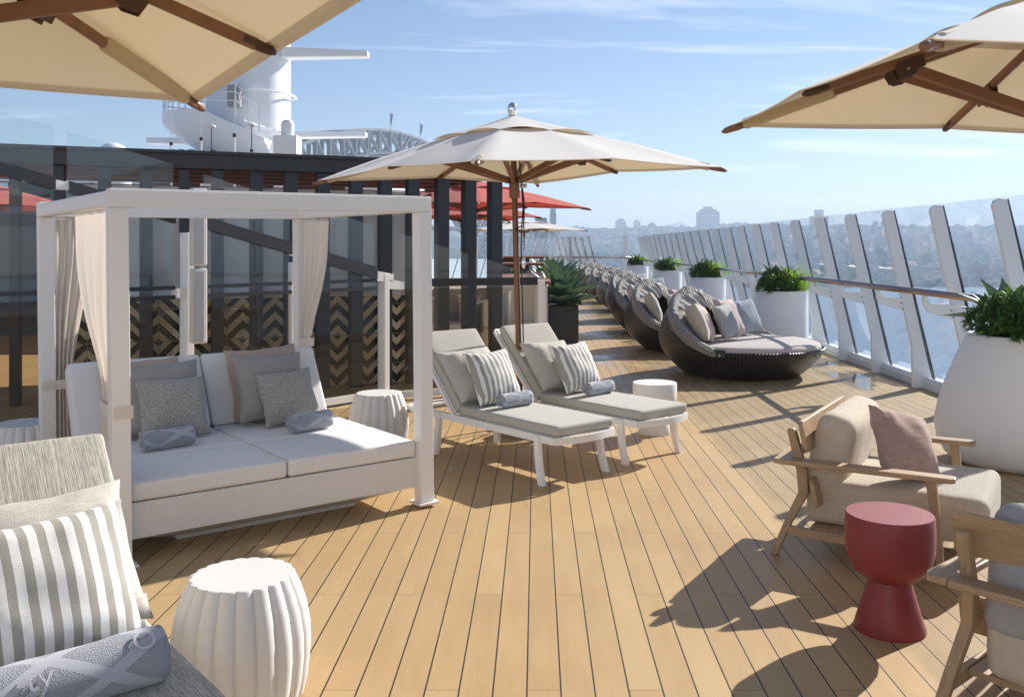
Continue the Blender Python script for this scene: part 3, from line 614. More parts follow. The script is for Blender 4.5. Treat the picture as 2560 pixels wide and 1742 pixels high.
# far end screen
es = thing('end_screen', 'glass end screen with slim post and red brown rail closing the far deck', 'windscreen', (0, 37.5, 0))
b = bm_(); box(b, (3.66, 0, 1.06), (.17, .1, 2.12)); obj('post', b, ship_white, es)
for x0, x1 in ((-3.5, 1.2), (1.24, 3.55), (3.77, 4.6)):
    b = bm_(); box(b, ((x0 + x1) / 2, 0, 1.05), (x1 - x0, .014, 2.05)); obj('glass_pane', b, rail_glass, es)
b = bm_(); tube(b, [(-1.2, -.12, 1.25), (.8, -.12, 1.24), (4.0, -.12, 1.23)], .04, 8); obj('handrail', b, rail_brown, es, True)
ps = thing('port_windscreen', 'run of six leaning white posts at the far end left of the slim post', 'windscreen', (0, 0, 0))
for k in range(6):
    y = 37.9 + k * 1.15; x = 2.62 - k * .235
    b = bm_(); prism(b, [(u - 4.66 + x, v * 1.02) for u, v in PL], .06, lambda u, v, w: Vector((u, y + w, v))); q = obj('post', b, ship_white, ps)
    b = bm_(); prism(b, [(x + .05, .1), (x - .45, 2.1), (x - .475, 2.1), (x, .1)], .04, lambda u, v, w: Vector((u, y - .05 + w, v))); obj('gasket', b, rubber, q)
    if k < 5:
        b = bm_(); prism(b, [(x - .1, .1), (x - .57, 2.1), (x - .582, 2.1), (x - .112, .1)], 1.0, lambda u, v, w: Vector((u - w * .204, y + .575 + w, v))); obj('glass_pane', b, rail_glass, ps)

# ---------------------------------------------------------------- parasols
def parasol(name, label, x, y, yaw, lx, ly, a, zc, zm, za, cloth, group, sleeves=True, detail=True):
    c, s = math.cos(yaw), math.sin(yaw)
    A = Matrix(((c, s, 0), (-s, c, 0), (0, 0, 1))); B = Matrix(((1, 0, 0), (0, math.cos(ly), math.sin(ly)), (0, -math.sin(ly), math.cos(ly)))); Cc = Matrix(((math.cos(lx), 0, -math.sin(lx)), (0, 1, 0), (math.sin(lx), 0, math.cos(lx))))
    t = thing(name, label, 'parasol', (x, y, 0), 0, group); t.rotation_euler = (A @ B @ Cc).transposed().to_euler()
    tips = []
    for k in range(8):
        an = PI / 4 * k; tips.append(Vector((a * (1, 1, 0, -1, -1, -1, 0, 1)[k], a * (0, 1, 1, 1, 0, -1, -1, -1)[k], zc if k % 2 else zm)))
    ap = Vector((0, 0, za + .03)); vent = .34
    b = bm_(); NR, NS = 10, 8; rings = []
    for i in range(NR + 1):
        f = vent + (1 - vent) * i / NR; ring = []
        for k in range(8):
            p, q = tips[k], tips[(k + 1) % 8]
            for j in range(NS):
                u = j / NS; e = p.lerp(q, u); e = e * (1 - .007 * 4 * u * (1 - u)) if True else e
                v = ap.lerp(Vector((e.x, e.y, p.lerp(q, u).z)), f); sag = 4 * u * (1 - u)
                v.z += -.008 * sag * f + .012 * math.sin(PI * (i / NR)) * (1 - sag)
                v.z += .004 * noise.noise(v * 5)
                ring.append(b.verts.new(v))
        rings.append(ring)
    loft(b, rings, cap=False); can = obj('canopy', b, cloth, t, True)
    b = bm_()       # hem
    r0 = [b.verts.new(v) for v in [(Vector(w.co) + Vector((0, 0, -.004))) * 1 for w in []]] if False else None
    hem = []
    for f, dz in ((.962, -.004), (1.0, -.006), (1.004, .003)):
        ring = []
        for k in range(8):
            p, q = tips[k], tips[(k + 1) % 8]
            for j in range(NS):
                u = j / NS; e = p.lerp(q, u); ee = e * (1 - .007 * 4 * u * (1 - u)); v = ap.lerp(Vector((ee.x, ee.y, e.z)), f); v.z += -.008 * 4 * u * (1 - u) * f + dz; ring.append(b.verts.new(v))
        hem.append(ring)
    loft(b, hem, cap=False); obj('hem', b, cloth, can, True)
    b = bm_(); rings = []      # wind cap over the vent
    for i in range(6):
        f = .40 * i / 5 + .01; ring = []
        for k in range(8):
            p, q = tips[k], tips[(k + 1) % 8]
            for j in range(NS):
                u = j / NS; e = ap.lerp(p.lerp(q, u), f); lift = .026 + .026 * 4 * u * (1 - u) * (i / 5) ** 2 - .05 * (1 - i / 5) ** 2 * 0
                e.z = (za + .02) - (za + .03 - e.z) * .92 + lift - .02; ring.append(b.verts.new(e))
        rings.append(ring)
    loft(b, rings, cap=False); obj('wind_cap', b, cloth, can, True)
    hub = Vector((0, 0, zm - .10)); tophub = Vector((0, 0, za - .04))
    for k in range(8):
        tip = tips[k]; d = (tip - tophub).normalized(); dn = Vector((0, 0, -.038))
        end = tip + (d * .035 if k % 2 else d * -.035) + dn * (.55 if k % 2 else .62); st = tophub + Vector((d.x, d.y, 0)) * .05 + dn
        b = bm_(); beam(b, st, end - d * .05, .030, .042); rb = obj('rib', b, umb_wood, t, bevel=.008)
        b = bm_(); tube(b, [end - d * .10, end - d * .04, end, end + d * .02], .02, 10, radii=[.018, .020, .017, .008] if k % 2 else [.020, .020, .017, .008]); obj('end_cap', b, umb_bracket if k % 2 == 0 else umb_wood, rb, True)
        if sleeves:
            L0, L1 = ((.62, .93) if k % 2 else (2, 2))
            if L0 < 1: b = bm_(); beam(b, st.lerp(end, L0), st.lerp(end, L1), .046, .06); obj('pocket', b, canvas_tan if cloth is canvas else cloth, rb, bevel=.012)
        at_ = st.lerp(end, .62 if k % 2 == 0 else .43) - Vector((0, 0, .03)); hb_ = hub + Vector((d.x, d.y, 0)).normalized() * .06
        b = bm_(); beam(b, hb_, at_, .034, .052); sb = obj('strut', b, umb_wood, t, bevel=.008)
        if detail:
            b = bm_(); hd = Vector((d.x, d.y, 0)).normalized(); sd_ = Vector((-hd.y, hd.x, 0))
            for e in (-.021, .021):
                prism(b, [(-.07, .035), (.05, .035), (.06, .0), (.035, -.045), (-.02, -.05), (-.06, -.02), (-.085, -.022), (-.08, 0)], .006, lambda u, v, w: at_ + d * u + Vector((0, 0, 1)) * v + sd_ * (w + e))
            obj('rib_bracket', b, umb_bracket, sb, bevel=.002)
            b = bm_(); tube(b, [at_ - sd_ * .027 + Vector((0, 0, -.01)), at_ + sd_ * .027 + Vector((0, 0, -.01))], .007, 8); obj('pin', b, steel, sb)
    b = bm_(); tube(b, [(0, 0, .1), (0, 0, za)], .026, 16); pole = obj('pole', b, umb_wood, t, True)
    b = bm_(); box(b, (0, -.0265, za * .45), (.008, .004, za * .8)); obj('groove', b, rubber, pole)
    b = bm_(); lathe(b, [(.030, zm - .26), (.046, zm - .25), (.046, zm - .06), (.03, zm - .05)], 16); obj('runner_hub', b, umb_wood, t, 'auto')
    b = bm_()
    for k in range(8): an = PI / 4 * k; box(b, (math.cos(an) * .058, math.sin(an) * .058, zm - .10), (.03, .05, .05), an)
    obj('hub_clevis', b, umb_bracket, t)
    b = bm_(); lathe(b, [(.03, za + .02), (.035, za + .03), (.034, za + .055), (.04, za + .06), (.043, za + .085), (.036, za + .115), (.02, za + .135), (.002, za + .14)], 24); obj('finial', b, chrome, t, True)
    b = bm_(); lathe(b, [(.30, 0.004), (.30, .010), (.002, .012)], 40); obj('base_plate', b, plain('base_tan_plate', (.40, .28, .15), .6), t)
    b = bm_(); lathe(b, [(.18, .012), (.185, .02), (.185, .10), (.17, .125), (.14, .135), (.05, .138), (.045, .16), (.04, .32), (.028, .33)], 40); obj('base', b, chrome, t, 'auto')
    if detail:
        b = bm_(); tube(b, [(.03, -.035, zm + .15), (.045, -.045, zm - .15), (.05, -.05, zm - .35), (.038, -.045, zm - .48), (.03, -.035, zm - .7), (.03, -.03, .5)], .006, 6)
        tube(b, [(.05, -.04, zm - .13), (.07, -.045, zm - .3), (.055, -.045, zm - .52), (.035, -.035, zm - .5), (-.03, -.028, zm - .53)], .007, 6); obj('cord', b, rubber, t)
        b = bm_(); lathe(b, [(.003, -.05), (.016, -.04), (.02, 0), (.016, .04), (.003, .05)], 12); obj('cord_toggle', b, chrome, t, True, loc=(.035, -.055, zm - .82))
        b = bm_(); tube(b, [(.055, -.05, zm + .14), (.05, -.055, zm + .02)], .011, 8); obj('pulley', b, steel, t, True)
        b = bm_(); tube(b, [(.03, -.06, zm - .15), (.085, -.055, zm - .15)], .018, 10); obj('cleat', b, steel, t, True)
    return t
parasol('parasol', 'open off white square parasol standing between the two loungers', -.132, 8.065, .667, -.026, .022, 1.252, 2.289, 2.333, 2.77, canvas, 'off white parasols')
parasol('parasol', 'near parasol overhead at the upper left showing its tan underside', -1.954, 2.493, .564, -.004, -.006, 1.275, 2.335, 2.338, 2.80, canvas, 'off white parasols')
parasol('parasol', 'parasol reaching in at the upper right above the armchairs', 2.358, 4.177, .034, .024, .024, 1.247, 2.295, 2.316, 2.8, canvas, 'off white parasols')
def red(label, pxtip, pytip, Y, yaw, zt, zm):
    xt, _, z = at(pxtip, pytip, Y); a = 1.3
    cx_ = xt - a * math.sqrt(2) * math.cos(yaw + PI / 4 - 0); return parasol('red_parasol', label, xt - 1.84 * math.cos(R(10)), Y + 1.84 * math.sin(R(10)), yaw, 0, 0, a, z, z + .05, z + .42, red_canvas, 'red parasols beyond the pergola', False, False)
red('red parasol with the pointed corner, higher of the two right of the pergola', 1472, 517, 14.5, R(50), 0, 0)
red('lower red parasol tucked under the other red one', 1378, 545, 18.5, R(15), 0, 0)
red('red parasol seen through the slats at the far left', 205, 520, 14.0, R(30), 0, 0)
t = parasol('white_parasol', 'small far white parasol below the red ones', -.4, 31, R(20), 0, 0, 1.6, 2.2, 2.26, 2.55, canvas, 'far white parasols', False, False)

# ---------------------------------------------------------------- cabana frame, curtains, daybed
CX, CY, CYAW, CWd, CD, CH = -2.154, 4.694, .666, 1.912, 1.961, 1.945
cab = thing('cabana_frame', 'white square framed cabana standing around the daybed', 'cabana', (CX, CY, 0), CYAW); cab.rotation_euler = (0, R(.6) * -1, CYAW)
CM = Matrix.Translation((CX, CY, 0)) @ Matrix.Rotation(CYAW, 4, 'Z')
def cw(x, y, z=0): return CM @ Vector((x, y, z))
pw = .091
for x, y in ((0, 0), (CWd - pw, 0), (0, CD - pw), (CWd - pw, CD - pw)):
    b = bm_(); box(b, (x + pw / 2, y + pw / 2, (CH - pw) / 2), (pw, pw, CH - pw - .002)); p = obj('post', b, white_paint, cab, bevel=.004)
    b = bm_(); box(b, (x + pw / 2, y + pw / 2, .006), (pw + .05, pw + .05, .012)); obj('foot_plate', b, white_paint, p)
for y in (0, CD - pw): b = bm_(); box(b, (CWd / 2, y + pw / 2, CH - pw / 2), (CWd, pw, pw)); box(b, (CWd / 2, y + pw / 2, CH + .004), (CWd - .01, pw - .01, .008)); obj('beam', b, white_paint, cab, bevel=.015)
for x in (0, CWd - pw): b = bm_(); box(b, (x + pw / 2, CD / 2, CH - pw / 2 - .001), (pw, CD - 2 * pw - .002, pw - .002)); obj('beam', b, white_paint, cab, bevel=.015)

def curtain(label, origin, d, s0, s1, tie_z, t0, t1, bot0, bot1, ztop, post):
    t = thing('curtain', label, 'curtain', cw(*origin), CYAW, 'curtains tied to the cabana posts')
    d = Vector((*d, 0)); n = Vector((-d.y, d.x, 0)); b = bm_()
    def f(u, v):
        z = ztop * (1 - v) + .02 * v
        if z > tie_z: k = sm((ztop - z) / (ztop - tie_z)); k = k ** 1.5; l, r = s0 + (t0 - s0) * k, s1 + (t1 - s1) * k
        else: k = sm((tie_z - z) / tie_z * 1.5); l, r = t0 + (bot0 - t0) * k, t1 + (bot1 - t1) * k
        w = r - l; s = l + w * u; amp = .024 + .014 * (1 - w / max(.01, s1 - s0))
        ph = u * 4.5 * 2 * PI + 1.5 * noise.noise(Vector((u * 3, z * 1.2, 1)))
        o = math.sin(ph) * amp + .02 * noise.noise(Vector((u * 3, z * 2, 7)))
        if abs(z - tie_z) < .05: o *= .55
        return d * s + n * o + Vector((0, 0, z))
    grid_mesh(b, f, 120, 70); cl = obj('cloth', b, curtain_cloth, t, True)
    b = bm_(); l, r = min(t0, 0) - .012, max(t1, .0) + .012
    q = [d * l + n * -.04, d * r + n * -.03, d * r + n * .05, d * l + n * .05]
    if post:
        q = [d * (post[0] - .005) + n * (post[2] - .005), d * max(t1 + .012, post[1] + .005) + n * (post[2] - .005), d * max(t1 + .012, post[1] + .005) + n * (post[3] + .005), d * (post[0] - .005) + n * (post[3] + .005)]
    rings = [[b.verts.new(p + Vector((0, 0, z)) ) for p in q] for z in (tie_z - .032, tie_z, tie_z + .032)]; loft(b, rings, False); obj('tie_band', b, curtain_cloth, t, bevel=.008)
    b = bm_(); tube(b, [d * s0 + Vector((0, 0, ztop + .01)), d * s1 + Vector((0, 0, ztop + .01))], .006, 6); obj('curtain_track', b, white_paint, t)
    return t
zt = CH - pw - .004
curtain('cream curtain gathered at the front left cabana post nearest the camera', (pw / 2, pw, 0), (0, 1), .01, .98, .80, .0, .17, .0, .34, zt - .012, (-pw, .18, -pw / 2, pw / 2))
curtain('cream curtain at the back left post behind the low fluted stool', (pw, CD - pw / 2, 0), (1, 0), .0, .22, .72, .0, .10, -.0, .12, zt - .012, (-pw, .11, -pw / 2, pw / 2))
curtain('cream curtain at the back right cabana post above the blush pillow', (CWd - pw / 2, CD - pw, 0), (0, -1), .0, .42, .90, .0, .06, .0, .20, zt, (-pw, .07, -pw / 2, pw / 2))

DB = thing('daybed', 'white double daybed with reclined cushions inside the cabana', 'daybed', cw(.095, .055), CYAW)
dw, dd = 1.725, 1.62
b = bm_()
def rr(x0, x1, y0, y1, z): return [b.verts.new(p) for p in ((x0, y0, z), (x1, y0, z), (x1, y1, z), (x0, y1, z))]
loft(b, [rr(0, dw, 0, dd, .313), rr(0, dw, 0, dd, .125), rr(.02, dw - .02, .02, dd, .122)]); obj('base', b, white_plastic, DB, bevel=.008)
b = bm_(); loft(b, [rr(.03, dw - .03, .03, dd - .02, .12), rr(.30, dw - .30, .24, dd - .1, .03), rr(.31, dw - .31, .25, dd - .12, .0)]); obj('plinth', b, white_plastic, DB, bevel=.01)
hw = dw / 2
for i in range(2):
    b = bm_(); rbox(b, (hw * (i + .5), .315, .367), (hw - .008, .63, .10), .022, .008, wr=.0015, seed=i); fc_ = obj('front_cushion', b, daybed_vinyl, DB, True); b = bm_(); x0_, x1_, y0_, y1_ = hw * i + .012, hw * (i + 1) - .012, .008, .622; tube(b, [(x0_ + .02, y0_, .411), (x1_ - .02, y0_, .411), (x1_ - .005, y0_ + .006, .411), (x1_, y0_ + .02, .411), (x1_, y1_ - .02, .411), (x1_ - .02, y1_, .411), (x0_ + .02, y1_, .411), (x0_, y1_ - .02, .411), (x0_, y0_ + .02, .411), (x0_ + .006, y0_ + .005, .411), (x0_ + .02, y0_, .411)], .0035, 6); obj('piping', b, daybed_vinyl, fc_, True)
    b = bm_(); rbox(b, (hw * (i + .5), .635 + .335, .367), (hw - .008, .665, .10), .022, .008, wr=.0015, seed=i + 4); obj('rear_cushion', b, daybed_vinyl, DB, True)
    rot = Matrix.Rotation(R(60), 3, 'X'); c = Vector((hw * (i + .5), 1.33 + .13, .40 + .235)) ; b = bm_(); rbox(b, c + rot @ Vector((0, 0, -.0)), (hw - .006, .54, .12), .03, .006, rot=rot, wr=.0015, seed=i + 8); obj('back_cushion', b, daybed_vinyl, DB, True)
    b = bm_(); beam(b, (hw * (i + .5), 1.40, .315), (hw * (i + .5), 1.66, .80), .03, hw - .03, up=Vector((1, 0, 0))); obj('back_shell', b, white_plastic, DB)
def place(o, base, loc, face, lean, roll=0, sink=0):
    # pillow stands with its bottom edge near loc, its front facing the angle 'face', leaning back by 'lean' from upright
    o.matrix_world = Matrix.Translation(base) ; return o
def pillow(label, w, h, t, m, loc, face, lean, roll=0, seed=0, group=None, name='pillow', ear=.085):
    p = thing(name, label, 'pillow', loc, 0, group)
    o = obj('cover', pillow_bm(w, h, t, seed, ear=ear), m, p, True)
    f = Vector((math.cos(face), math.sin(face), 0)); side = Vector((-f.y, f.x, 0)) * -1
    up = Vector((0, 0, 1)) * math.cos(lean) - f * math.sin(lean); nrm = f * math.cos(lean) + Vector((0, 0, 1)) * math.sin(lean)
    sx = up.cross(nrm); Mx = Matrix((sx, up, nrm)).transposed() @ Matrix.Rotation(roll, 3, 'Z')
    o.rotation_euler = Mx.to_euler(); cz = abs((Mx @ Vector((w / 2, h / 2, 0))).z); cz2 = abs((Mx @ Vector((-w / 2, h / 2, 0))).z); hh = h / 2 * math.cos(lean) + abs(math.sin(roll)) * w / 2 * math.cos(lean)
    o.location = Vector((0, 0, 1)) * (hh + t * .16 * math.sin(lean)) - f * (math.sin(lean) * h / 2)
    b = bm_(); box(b, (w * .47, -h * .36, 0), (.022, .035, .003)); tg = obj('care_tag', b, white_paint, p); tg.matrix_basis = Matrix.Translation(o.location) @ Mx.to_4x4()
    return p
def spiral(R_, L, turns=3.4, seed=0):
    b = bm_(); n = 110; pr = []
    for i in range(n + 1):
        a = i / n * turns * 2 * PI; r = .006 + (R_ - .006) * (i / n); pr.append((a, r))
    pitch = (R_ - .006) / turns; rings_o, rings_i = [], []; NL = 14
    for (a, r) in pr:
        ro, ri = [], []
        for j in range(NL + 1):
            x = -L / 2 + L * j / NL; e = (1 - abs(2 * j / NL - 1) ** 8)
            wob = .004 * noise.noise(Vector((math.cos(a) * 1.3 + seed, math.sin(a) * 1.3, x * 7))) + .0025 * noise.noise(Vector((a, x * 20, seed))); r2 = r + wob; dxn = (1 - r / R_) * .012 * (1 if j > NL / 2 else -1) * -1 * (abs(2 * j / NL - 1) ** 8)
            k = 1 - .45 * (1 - e)
            ro.append(Vector((x + dxn, math.cos(a) * r2, math.sin(a) * r2))); q = max(.001, r2 - pitch * .86 * (k * .5 + .5)); ri.append(Vector((x + dxn, math.cos(a) * q, math.sin(a) * q)))
        rings_o.append([b.verts.new(v) for v in ro]); rings_i.append([b.verts.new(v) for v in ri])
    for rs in (rings_o, rings_i):
        for p, q in zip(rs, rs[1:]):
            for j in range(NL): b.faces.new((p[j], p[j + 1], q[j + 1], q[j]))
    for i in range(n):
        for j in (0, NL): b.faces.new((rings_o[i][j], rings_o[i + 1][j], rings_i[i + 1][j], rings_i[i][j]))
    for i in (0, n):
        for j in range(NL): b.faces.new((rings_o[i][j], rings_o[i][j + 1], rings_i[i][j + 1], rings_i[i][j]))
    return b
def towel(label, loc, ang, R_=.062, L=.31, seed=0):
    t = thing('towel', label, 'towel', loc, ang, 'rolled towels'); o = obj('roll', spiral(R_, L, seed=seed), towel_m, t, True); o.location = (0, 0, R_ * .98); o.rotation_euler = (R(112 + seed * 7), 0, 0); return t
F_ = CYAW - PI / 2       # the way the daybed faces
def dbp(x, y, z=.425): return cw(.095 + x, .055 + y, z)
pillow('blush pillow at the back of the left daybed group, mostly hidden behind the cabana post', .52, .52, .15, pil_blush, dbp(.42, 1.22), F_, R(26), 0, 1)
pillow('large plain grey pillow of the left daybed group beside the cabana post', .54, .50, .16, pil_midgrey, dbp(.50, 1.08), F_ , R(28), R(1), 2)
pillow('small nubby grey pillow behind the left daybed towel', .44, .40, .15, pil_boucle, dbp(.52, .93), F_ + .05, R(24), R(-2), 3)
towel('rolled blue grey towel on the left half of the daybed', dbp(.40, .74), CYAW + .12, .064, .31, 0)
pillow('blush linen pillow at the back of the right daybed group', .53, .53, .15, pil_blush, dbp(1.25, 1.22), F_ - .05, R(24), R(2), 4)
pillow('large plain grey pillow in the middle of the right daybed group', .53, .50, .16, pil_midgrey, dbp(1.24, 1.07), F_ + .05, R(26), R(-2), 5)
pillow('small nubby grey pillow in front of the right daybed group', .43, .38, .14, pil_boucle, dbp(1.30, .93), F_ + .1, R(24), R(2), 6)
towel('rolled blue grey towel on the right half of the daybed', dbp(1.32, .72), CYAW + .18, .064, .31, 1)

# ---------------------------------------------------------------- sun loungers
def lounger(label, x, y, yaw, w=.565, L=1.135, fab=lounge_grey):
    t = thing('sun_lounger', label, 'sun lounger', (x, y, 0), yaw, 'white framed sun loungers')
    b = bm_()
    for sx in (0, w): box(b, (sx, .93, .315), (.032, 1.86, .05))
    pts = [(w * k / 12, -.055 * math.sin(PI * k / 12), .315) for k in range(13)]
    for p, q in zip(pts, pts[1:]): beam(b, p, q, .03, .05, ext=.006)
    box(b, (w / 2, 1.845, .315), (w, .03, .05)); box(b, (w / 2, 1.20, .312), (w, .03, .03))
    obj('frame', b, white_paint, t)
    for sx, sg in ((0, -1), (w, 1)):
        for y0, dy in ((.16, -.06), (1.36, .03)):
            b = bm_(); rings = []
            for k in range(7):
                f = k / 6; z = .335 * (1 - f); yy = y0 + dy * f * f; xx = sx + sg * (.018 + .012 * f * f); h_ = .026
                rings.append([b.verts.new((xx + a, yy + c, z)) for a, c in ((-.016, -h_), (.016, -h_), (.016, h_), (-.016, h_))])
            loft(b, rings); obj('leg', b, white_paint, t)
    b = bm_(); box(b, (w / 2, L / 2, .338), (w - .03, L, .008)); obj('sling', b, white_paint, t)
    b = bm_(); rbox(b, (w / 2, L / 2 - .012, .38), (w - .004, L + .01, .072), .024, .004, wr=.002, seed=x); obj('seat_cushion', b, fab, t, True)
    an = R(46); rot = Matrix.Rotation(an, 3, 'X'); pv = Vector((0, L + .02, .352)); ud = rot @ Vector((0, 1, 0)); un = rot @ Vector((0, 0, 1))
    b = bm_(); rbox(b, Vector((w / 2, pv.y, pv.z)) + ud * .385 + un * .045, (w - .004, .77, .072), .024, .004, rot=rot, wr=.002, seed=y); obj('back_cushion', b, fab, t, True)
    b = bm_()
    for sx in (.0, w): beam(b, Vector((sx, pv.y, pv.z - .02)) - un * .012, Vector((sx, pv.y, pv.z - .02)) + ud * .80 - un * .012, .028, .03)
    beam(b, Vector((0, pv.y, pv.z - .02)) + ud * .80 - un * .012, Vector((w, pv.y, pv.z - .02)) + ud * .80 - un * .012, .028, .03, up=un)
    box(b, Vector((w / 2, pv.y, pv.z - .012)) + ud * .4, (w - .02, .78, .006), rot=rot)
    obj('backrest_frame', b, white_paint, t)
    b = bm_(); e0 = Vector((.05, pv.y, pv.z - .02)) + ud * .5 - un * .03
    tube(b, [e0, e0 + Vector((0, .20, -.33)), e0 + Vector((w / 2 - .05, .22, -.345)), e0 + Vector((w - .1, .20, -.33)), e0 + Vector((w - .1, 0, 0))], .011, 8); obj('prop_bar', b, white_paint, t)
    M_ = Matrix.Translation((x, y, 0)) @ Matrix.Rotation(yaw, 4, 'Z'); fc = yaw - PI / 2
    return lambda a, c, z=.418: M_ @ Vector((a, c, z)), fc
lp, fc = lounger('left of the two centre loungers, in front of the parasol pole', .13, 6.319, .714)
pillow('large plain grey pillow on the left centre lounger', .53, .50, .17, pil_grey, lp(.24, 1.07), fc, R(42), R(2), 11)
pillow('striped grey and white pillow on the left centre lounger', .46, .44, .15, strip_cloth, lp(.28, .93), fc + .06, R(28), R(1), 12)
towel('rolled pale blue towel on the left centre lounger', lp(.30, .80), .714 + .05, .06, .31, 2)
lp, fc = lounger('right of the two centre loungers, next to the white pedestal table', .767, 6.928, .72)
pillow('large plain grey pillow on the right centre lounger', .53, .50, .17, pil_grey, lp(.25, 1.05), fc, R(41), R(-1), 13)
pillow('striped grey and white pillow on the right centre lounger', .46, .44, .15, strip_cloth, lp(.31, .89), fc + .06, R(28), R(1), 14)
towel('rolled pale blue towel on the right centre lounger', lp(.33, .75), .72 + .08, .06, .31, 3)
lp, fc = lounger('near lounger cut by the lower left edge of the photo', -1.005, 1.856, .702, fab=ribbed_grey)
pillow('large ribbed grey pillow on the near lower left lounger', .56, .50, .17, pil_grey, lp(.26, 1.0), fc, R(38), R(2), 15)
pillow('large striped pillow on the near lower left lounger', .52, .46, .16, strip_cloth, lp(.21, .80), fc + .02, R(30), R(2), 16)
near_t = towel('thick rolled lavender towel with raised lettering on the near lower left lounger', lp(.22, .63), .702 + .02, .084, .46, 4)
def emboss(txt, size, xoff, ang):
    cu = bpy.data.curves.new('letters', 'FONT'); cu.body = txt; cu.size = size; cu.extrude = .0016; cu.align_x = 'CENTER'; cu.align_y = 'CENTER'; tmp = bpy.data.objects.new('letters', cu); COL.objects.link(tmp)
    me = bpy.data.meshes.new_from_object(tmp.evaluated_get(bpy.context.evaluated_depsgraph_get())); COL.objects.unlink(tmp); bpy.data.objects.remove(tmp)
    b = bm_(); b.from_mesh(me); bmesh.ops.subdivide_edges(b, edges=b.edges, cuts=2)
    for v in b.verts:
        r = .0855 + v.co.z; th = ang - v.co.y / .0855; v.co = Vector((v.co.x + xoff, -math.sin(th) * r, math.cos(th) * r))
    return b
lav = fabric('towel_pile_pale', (.46, .46, .53), (300, 300), .1, .4)
o = obj('lettering', emboss('ty', .085, -.10, R(58)), lav, near_t); o.location = (0, 0, .0823)
o = obj('lettering', emboss('O', .08, .165, R(42)), lav, near_t); o.location = (0, 0, .0823)

# ---------------------------------------------------------------- fluted stools and pedestal tables
def fluted(label, x, y):
    t = thing('fluted_stool', label, 'side table', (x, y, 0), .2, 'white fluted side tables'); nf = 20
    def fn(a, z): return 1 - .07 * (1 - abs(math.sin(a * nf / 2)) ** .7)
    prof = [(.205, 0), (.222, .012), (.238, .08), (.248, .17), (.246, .25), (.232, .33), (.208, .40), (.190, .440), (.187, .448), (.184, .450)]
    b = bm_(); lathe(b, prof, 240, fn); obj('body', b, white_plastic, t, 'auto'); return t
fluted('near white fluted barrel table in the foreground beside the striped lounger', -1.08, 3.38)
fluted('white fluted barrel table right of the daybed behind the cabana post', -1.30, 7.6)
fluted('white fluted barrel table at the far left edge behind the near lounger', -3.50, 6.3)
def pedestal(label, x, y, m, k, name):
    t = thing(name, label, 'side table', (x, y, 0), 0)
    prof = [(.148, 0), (.150, .006), (.118, .11), (.090, .205), (.086, .218)]
    b = bm_(); lathe(b, [(r * k, z * k) for r, z in prof], 64); obj('cone_base', b, m, t, 'auto')
    if m is red_lacquer: bowl = [(.088, .216), (.115, .228), (.145, .25), (.168, .285), (.181, .33), (.186, .38), (.186, .44), (.184, .492), (.180, .5), (.0, .5)]
    else: bowl = [(.088, .216), (.13, .225), (.17, .25), (.190, .285), (.195, .33), (.195, .444), (.192, .45), (.0, .45)]
    b = bm_(); lathe(b, [(max(.001, r) * (1 if m is not red_lacquer else k), z * (1 if m is not red_lacquer else k)) for r, z in bowl], 72); obj('bowl_top', b, m, t, 'auto'); return t
pedestal('dark red pedestal side table between the armchairs', 1.532, 3.986, red_lacquer, 1, 'pedestal_table')
pedestal('white pedestal side table beyond the right lounger', 1.056, 8.18, white_plastic, 1, 'pedestal_table')

